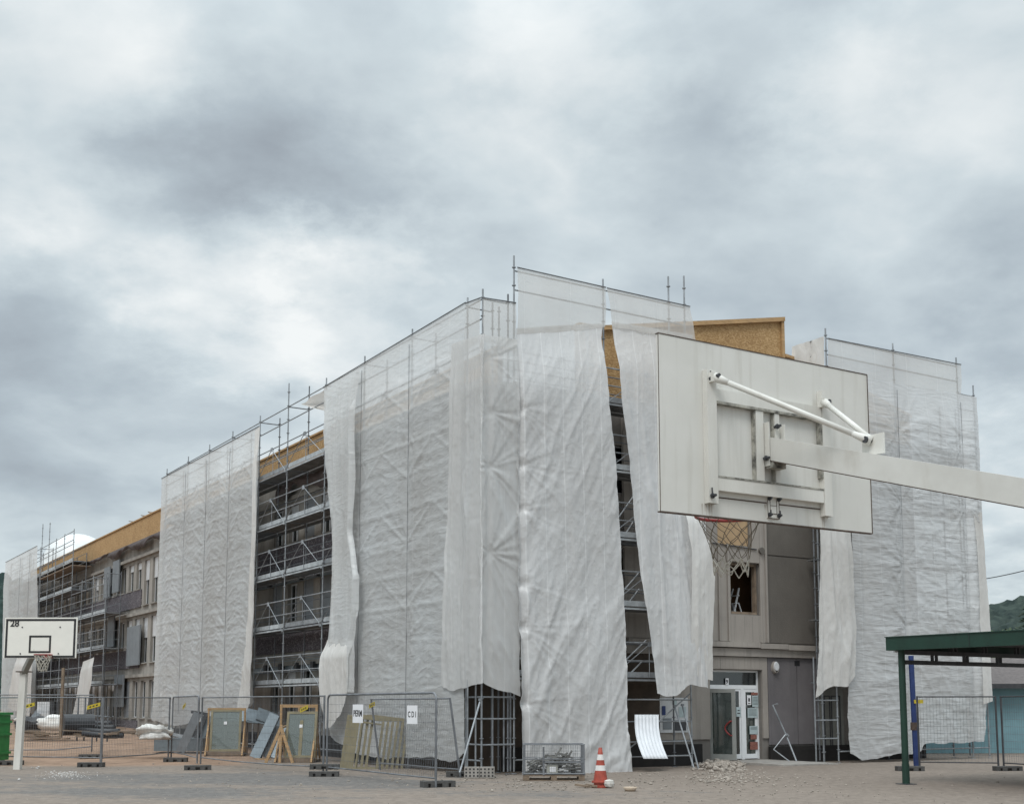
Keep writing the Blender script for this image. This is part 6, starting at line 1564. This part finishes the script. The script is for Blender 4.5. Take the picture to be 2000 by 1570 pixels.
# ------------------------------------------------------------------ wooded hills
def forest_mat(name, c0, c1):
    m, N, L, b = node_mat(name)
    tc = N.new('ShaderNodeTexCoord'); v = N.new('ShaderNodeTexVoronoi'); v.inputs['Scale'].default_value = .16; L.new(tc.outputs['Object'], v.inputs['Vector'])
    n = N.new('ShaderNodeTexNoise'); n.inputs['Scale'].default_value = .5; n.inputs['Detail'].default_value = 8; L.new(tc.outputs['Object'], n.inputs['Vector'])
    a = N.new('ShaderNodeMath'); a.operation = 'MULTIPLY_ADD'; sp = N.new('ShaderNodeSeparateColor'); L.new(v.outputs['Color'], sp.inputs[0]); L.new(sp.outputs[0], a.inputs[0]); a.inputs[1].default_value = .4; L.new(n.outputs['Fac'], a.inputs[2])
    r = N.new('ShaderNodeValToRGB'); L.new(a.outputs[0], r.inputs[0]); r.color_ramp.elements[0].position = .4; r.color_ramp.elements[1].position = .95; r.color_ramp.elements[0].color = (*c0, 1); r.color_ramp.elements[1].color = (*c1, 1)
    L.new(r.outputs[0], b.inputs['Base Color']); b.inputs['Roughness'].default_value = .95; b.inputs['Specular IOR Level'].default_value = .1; return m
def hill(prof, Y, depth, mt, seed, bump):
    """wooded ridge; prof = [(px,py)] crest as seen; rises from Y-depth to Y"""
    pts = [at_depth(x, y, Y) for x, y in prof]; xs = np.linspace(pts[0].x, pts[-1].x, int(abs(pts[-1].x-pts[0].x)/1.8)); zc = np.interp(xs, [p.x for p in pts], [p.z for p in pts])
    nv = int(depth/3.0); m = MB(); V = []
    ys = np.linspace(Y-depth, Y+20, nv); X, Yg = np.meshgrid(xs, ys); t = np.clip((Yg-(Y-depth))/depth, 0, 1); Z = zc[None, :]*(t**.75)
    crowns = (0.5-np.abs(vn(X/5.0, Yg/5.0, seed))*2)+.8*(0.5-np.abs(vn(X/2.3, Yg/2.3, seed+2))*2); Z = Z+bump*crowns*np.clip(t*4, 0, 1)+3*fbm(X/40, Yg/40, seed+4, 2)*np.clip(t*3, 0, 1)*0.4
    m.v = np.stack([X, Yg, Z-.5], -1).reshape(-1, 3).tolist(); n = len(xs); idx = np.arange(n*nv).reshape(nv, n)
    m.f = np.stack([idx[:-1, :-1], idx[:-1, 1:], idx[1:, 1:], idx[1:, :-1]], -1).reshape(-1, 4).tolist()
    tag(m.build('wooded_hill', mt, smooth=False), kind='structure')
hill([(1500, 1330), (1800, 1240), (1930, 1192), (1975, 1182), (2040, 1172), (2300, 1130), (2600, 1150)], 330, 200, forest_mat('forest_near', (0.02, .031, .03), (0.052, .07, .06)), 3, 3.2)
hill([(-600, 1080), (-200, 1098), (0, 1126), (12, 1134), (60, 1180), (140, 1260), (260, 1340)], 420, 250, forest_mat('forest_left', (0.02, .036, .035), (0.045, .07, .062)), 8, 4.5)
hill([(-900, 1300), (200, 1310), (1200, 1290), (1900, 1285), (2800, 1270)], 700, 200, forest_mat('forest_far', (0.025, .04, .04), (0.06, .09, .085)), 12, 2.5)
# deciduous trees behind outbuilding
for (px, py, Y, lab) in ((1960, 1262, 68, 'round green tree left of the house behind the shelter'), (2010, 1240, 72, 'taller green tree behind the house at the right edge')):
    t = at_depth(px, py, Y); o = thing('broadleaf_tree', lab, 'tree', (t.x, Y, 0)); m = MB(); m.tube((t.x, Y, 0), (t.x, Y, t.z*.7), .25, 8, .08)
    for k in range(6): a = k*1.05; m.tube((t.x, Y, t.z*(.35+.05*k)), (t.x+1.5*math.cos(a), Y+1.5*math.sin(a), t.z*(.6+.05*k)), .08, 6, .02)
    m.build('trunk', old_timber, o)
    m = MB(); rs = random.Random(px); cl = [(rs.gauss(0, 1.1), rs.gauss(0, 1.1), rs.uniform(.45, .95)) for _ in range(26)]
    for (cx, cy, cz) in cl:
        R_ = rs.uniform(.6, 1.1)
        for i in range(150):
            d = Vector((rs.gauss(0, 1), rs.gauss(0, 1), rs.gauss(0, 1))).normalized()*R_*rs.uniform(.6, 1); c = Vector((t.x+cx, Y+cy, t.z*cz))+d; a_ = d.orthogonal().normalized()*.11; b_ = d.normalized().cross(a_.normalized())*.09+Vector((0, 0, .03)); m.quad(c-a_, c-b_, c+a_, c+b_)
    m.build('crown', mat('leafage', (0.05, .08, .03), .8, 0, .6, 3), o)

for o in bpy.data.objects:
    if '_o' in o: del o['_o']
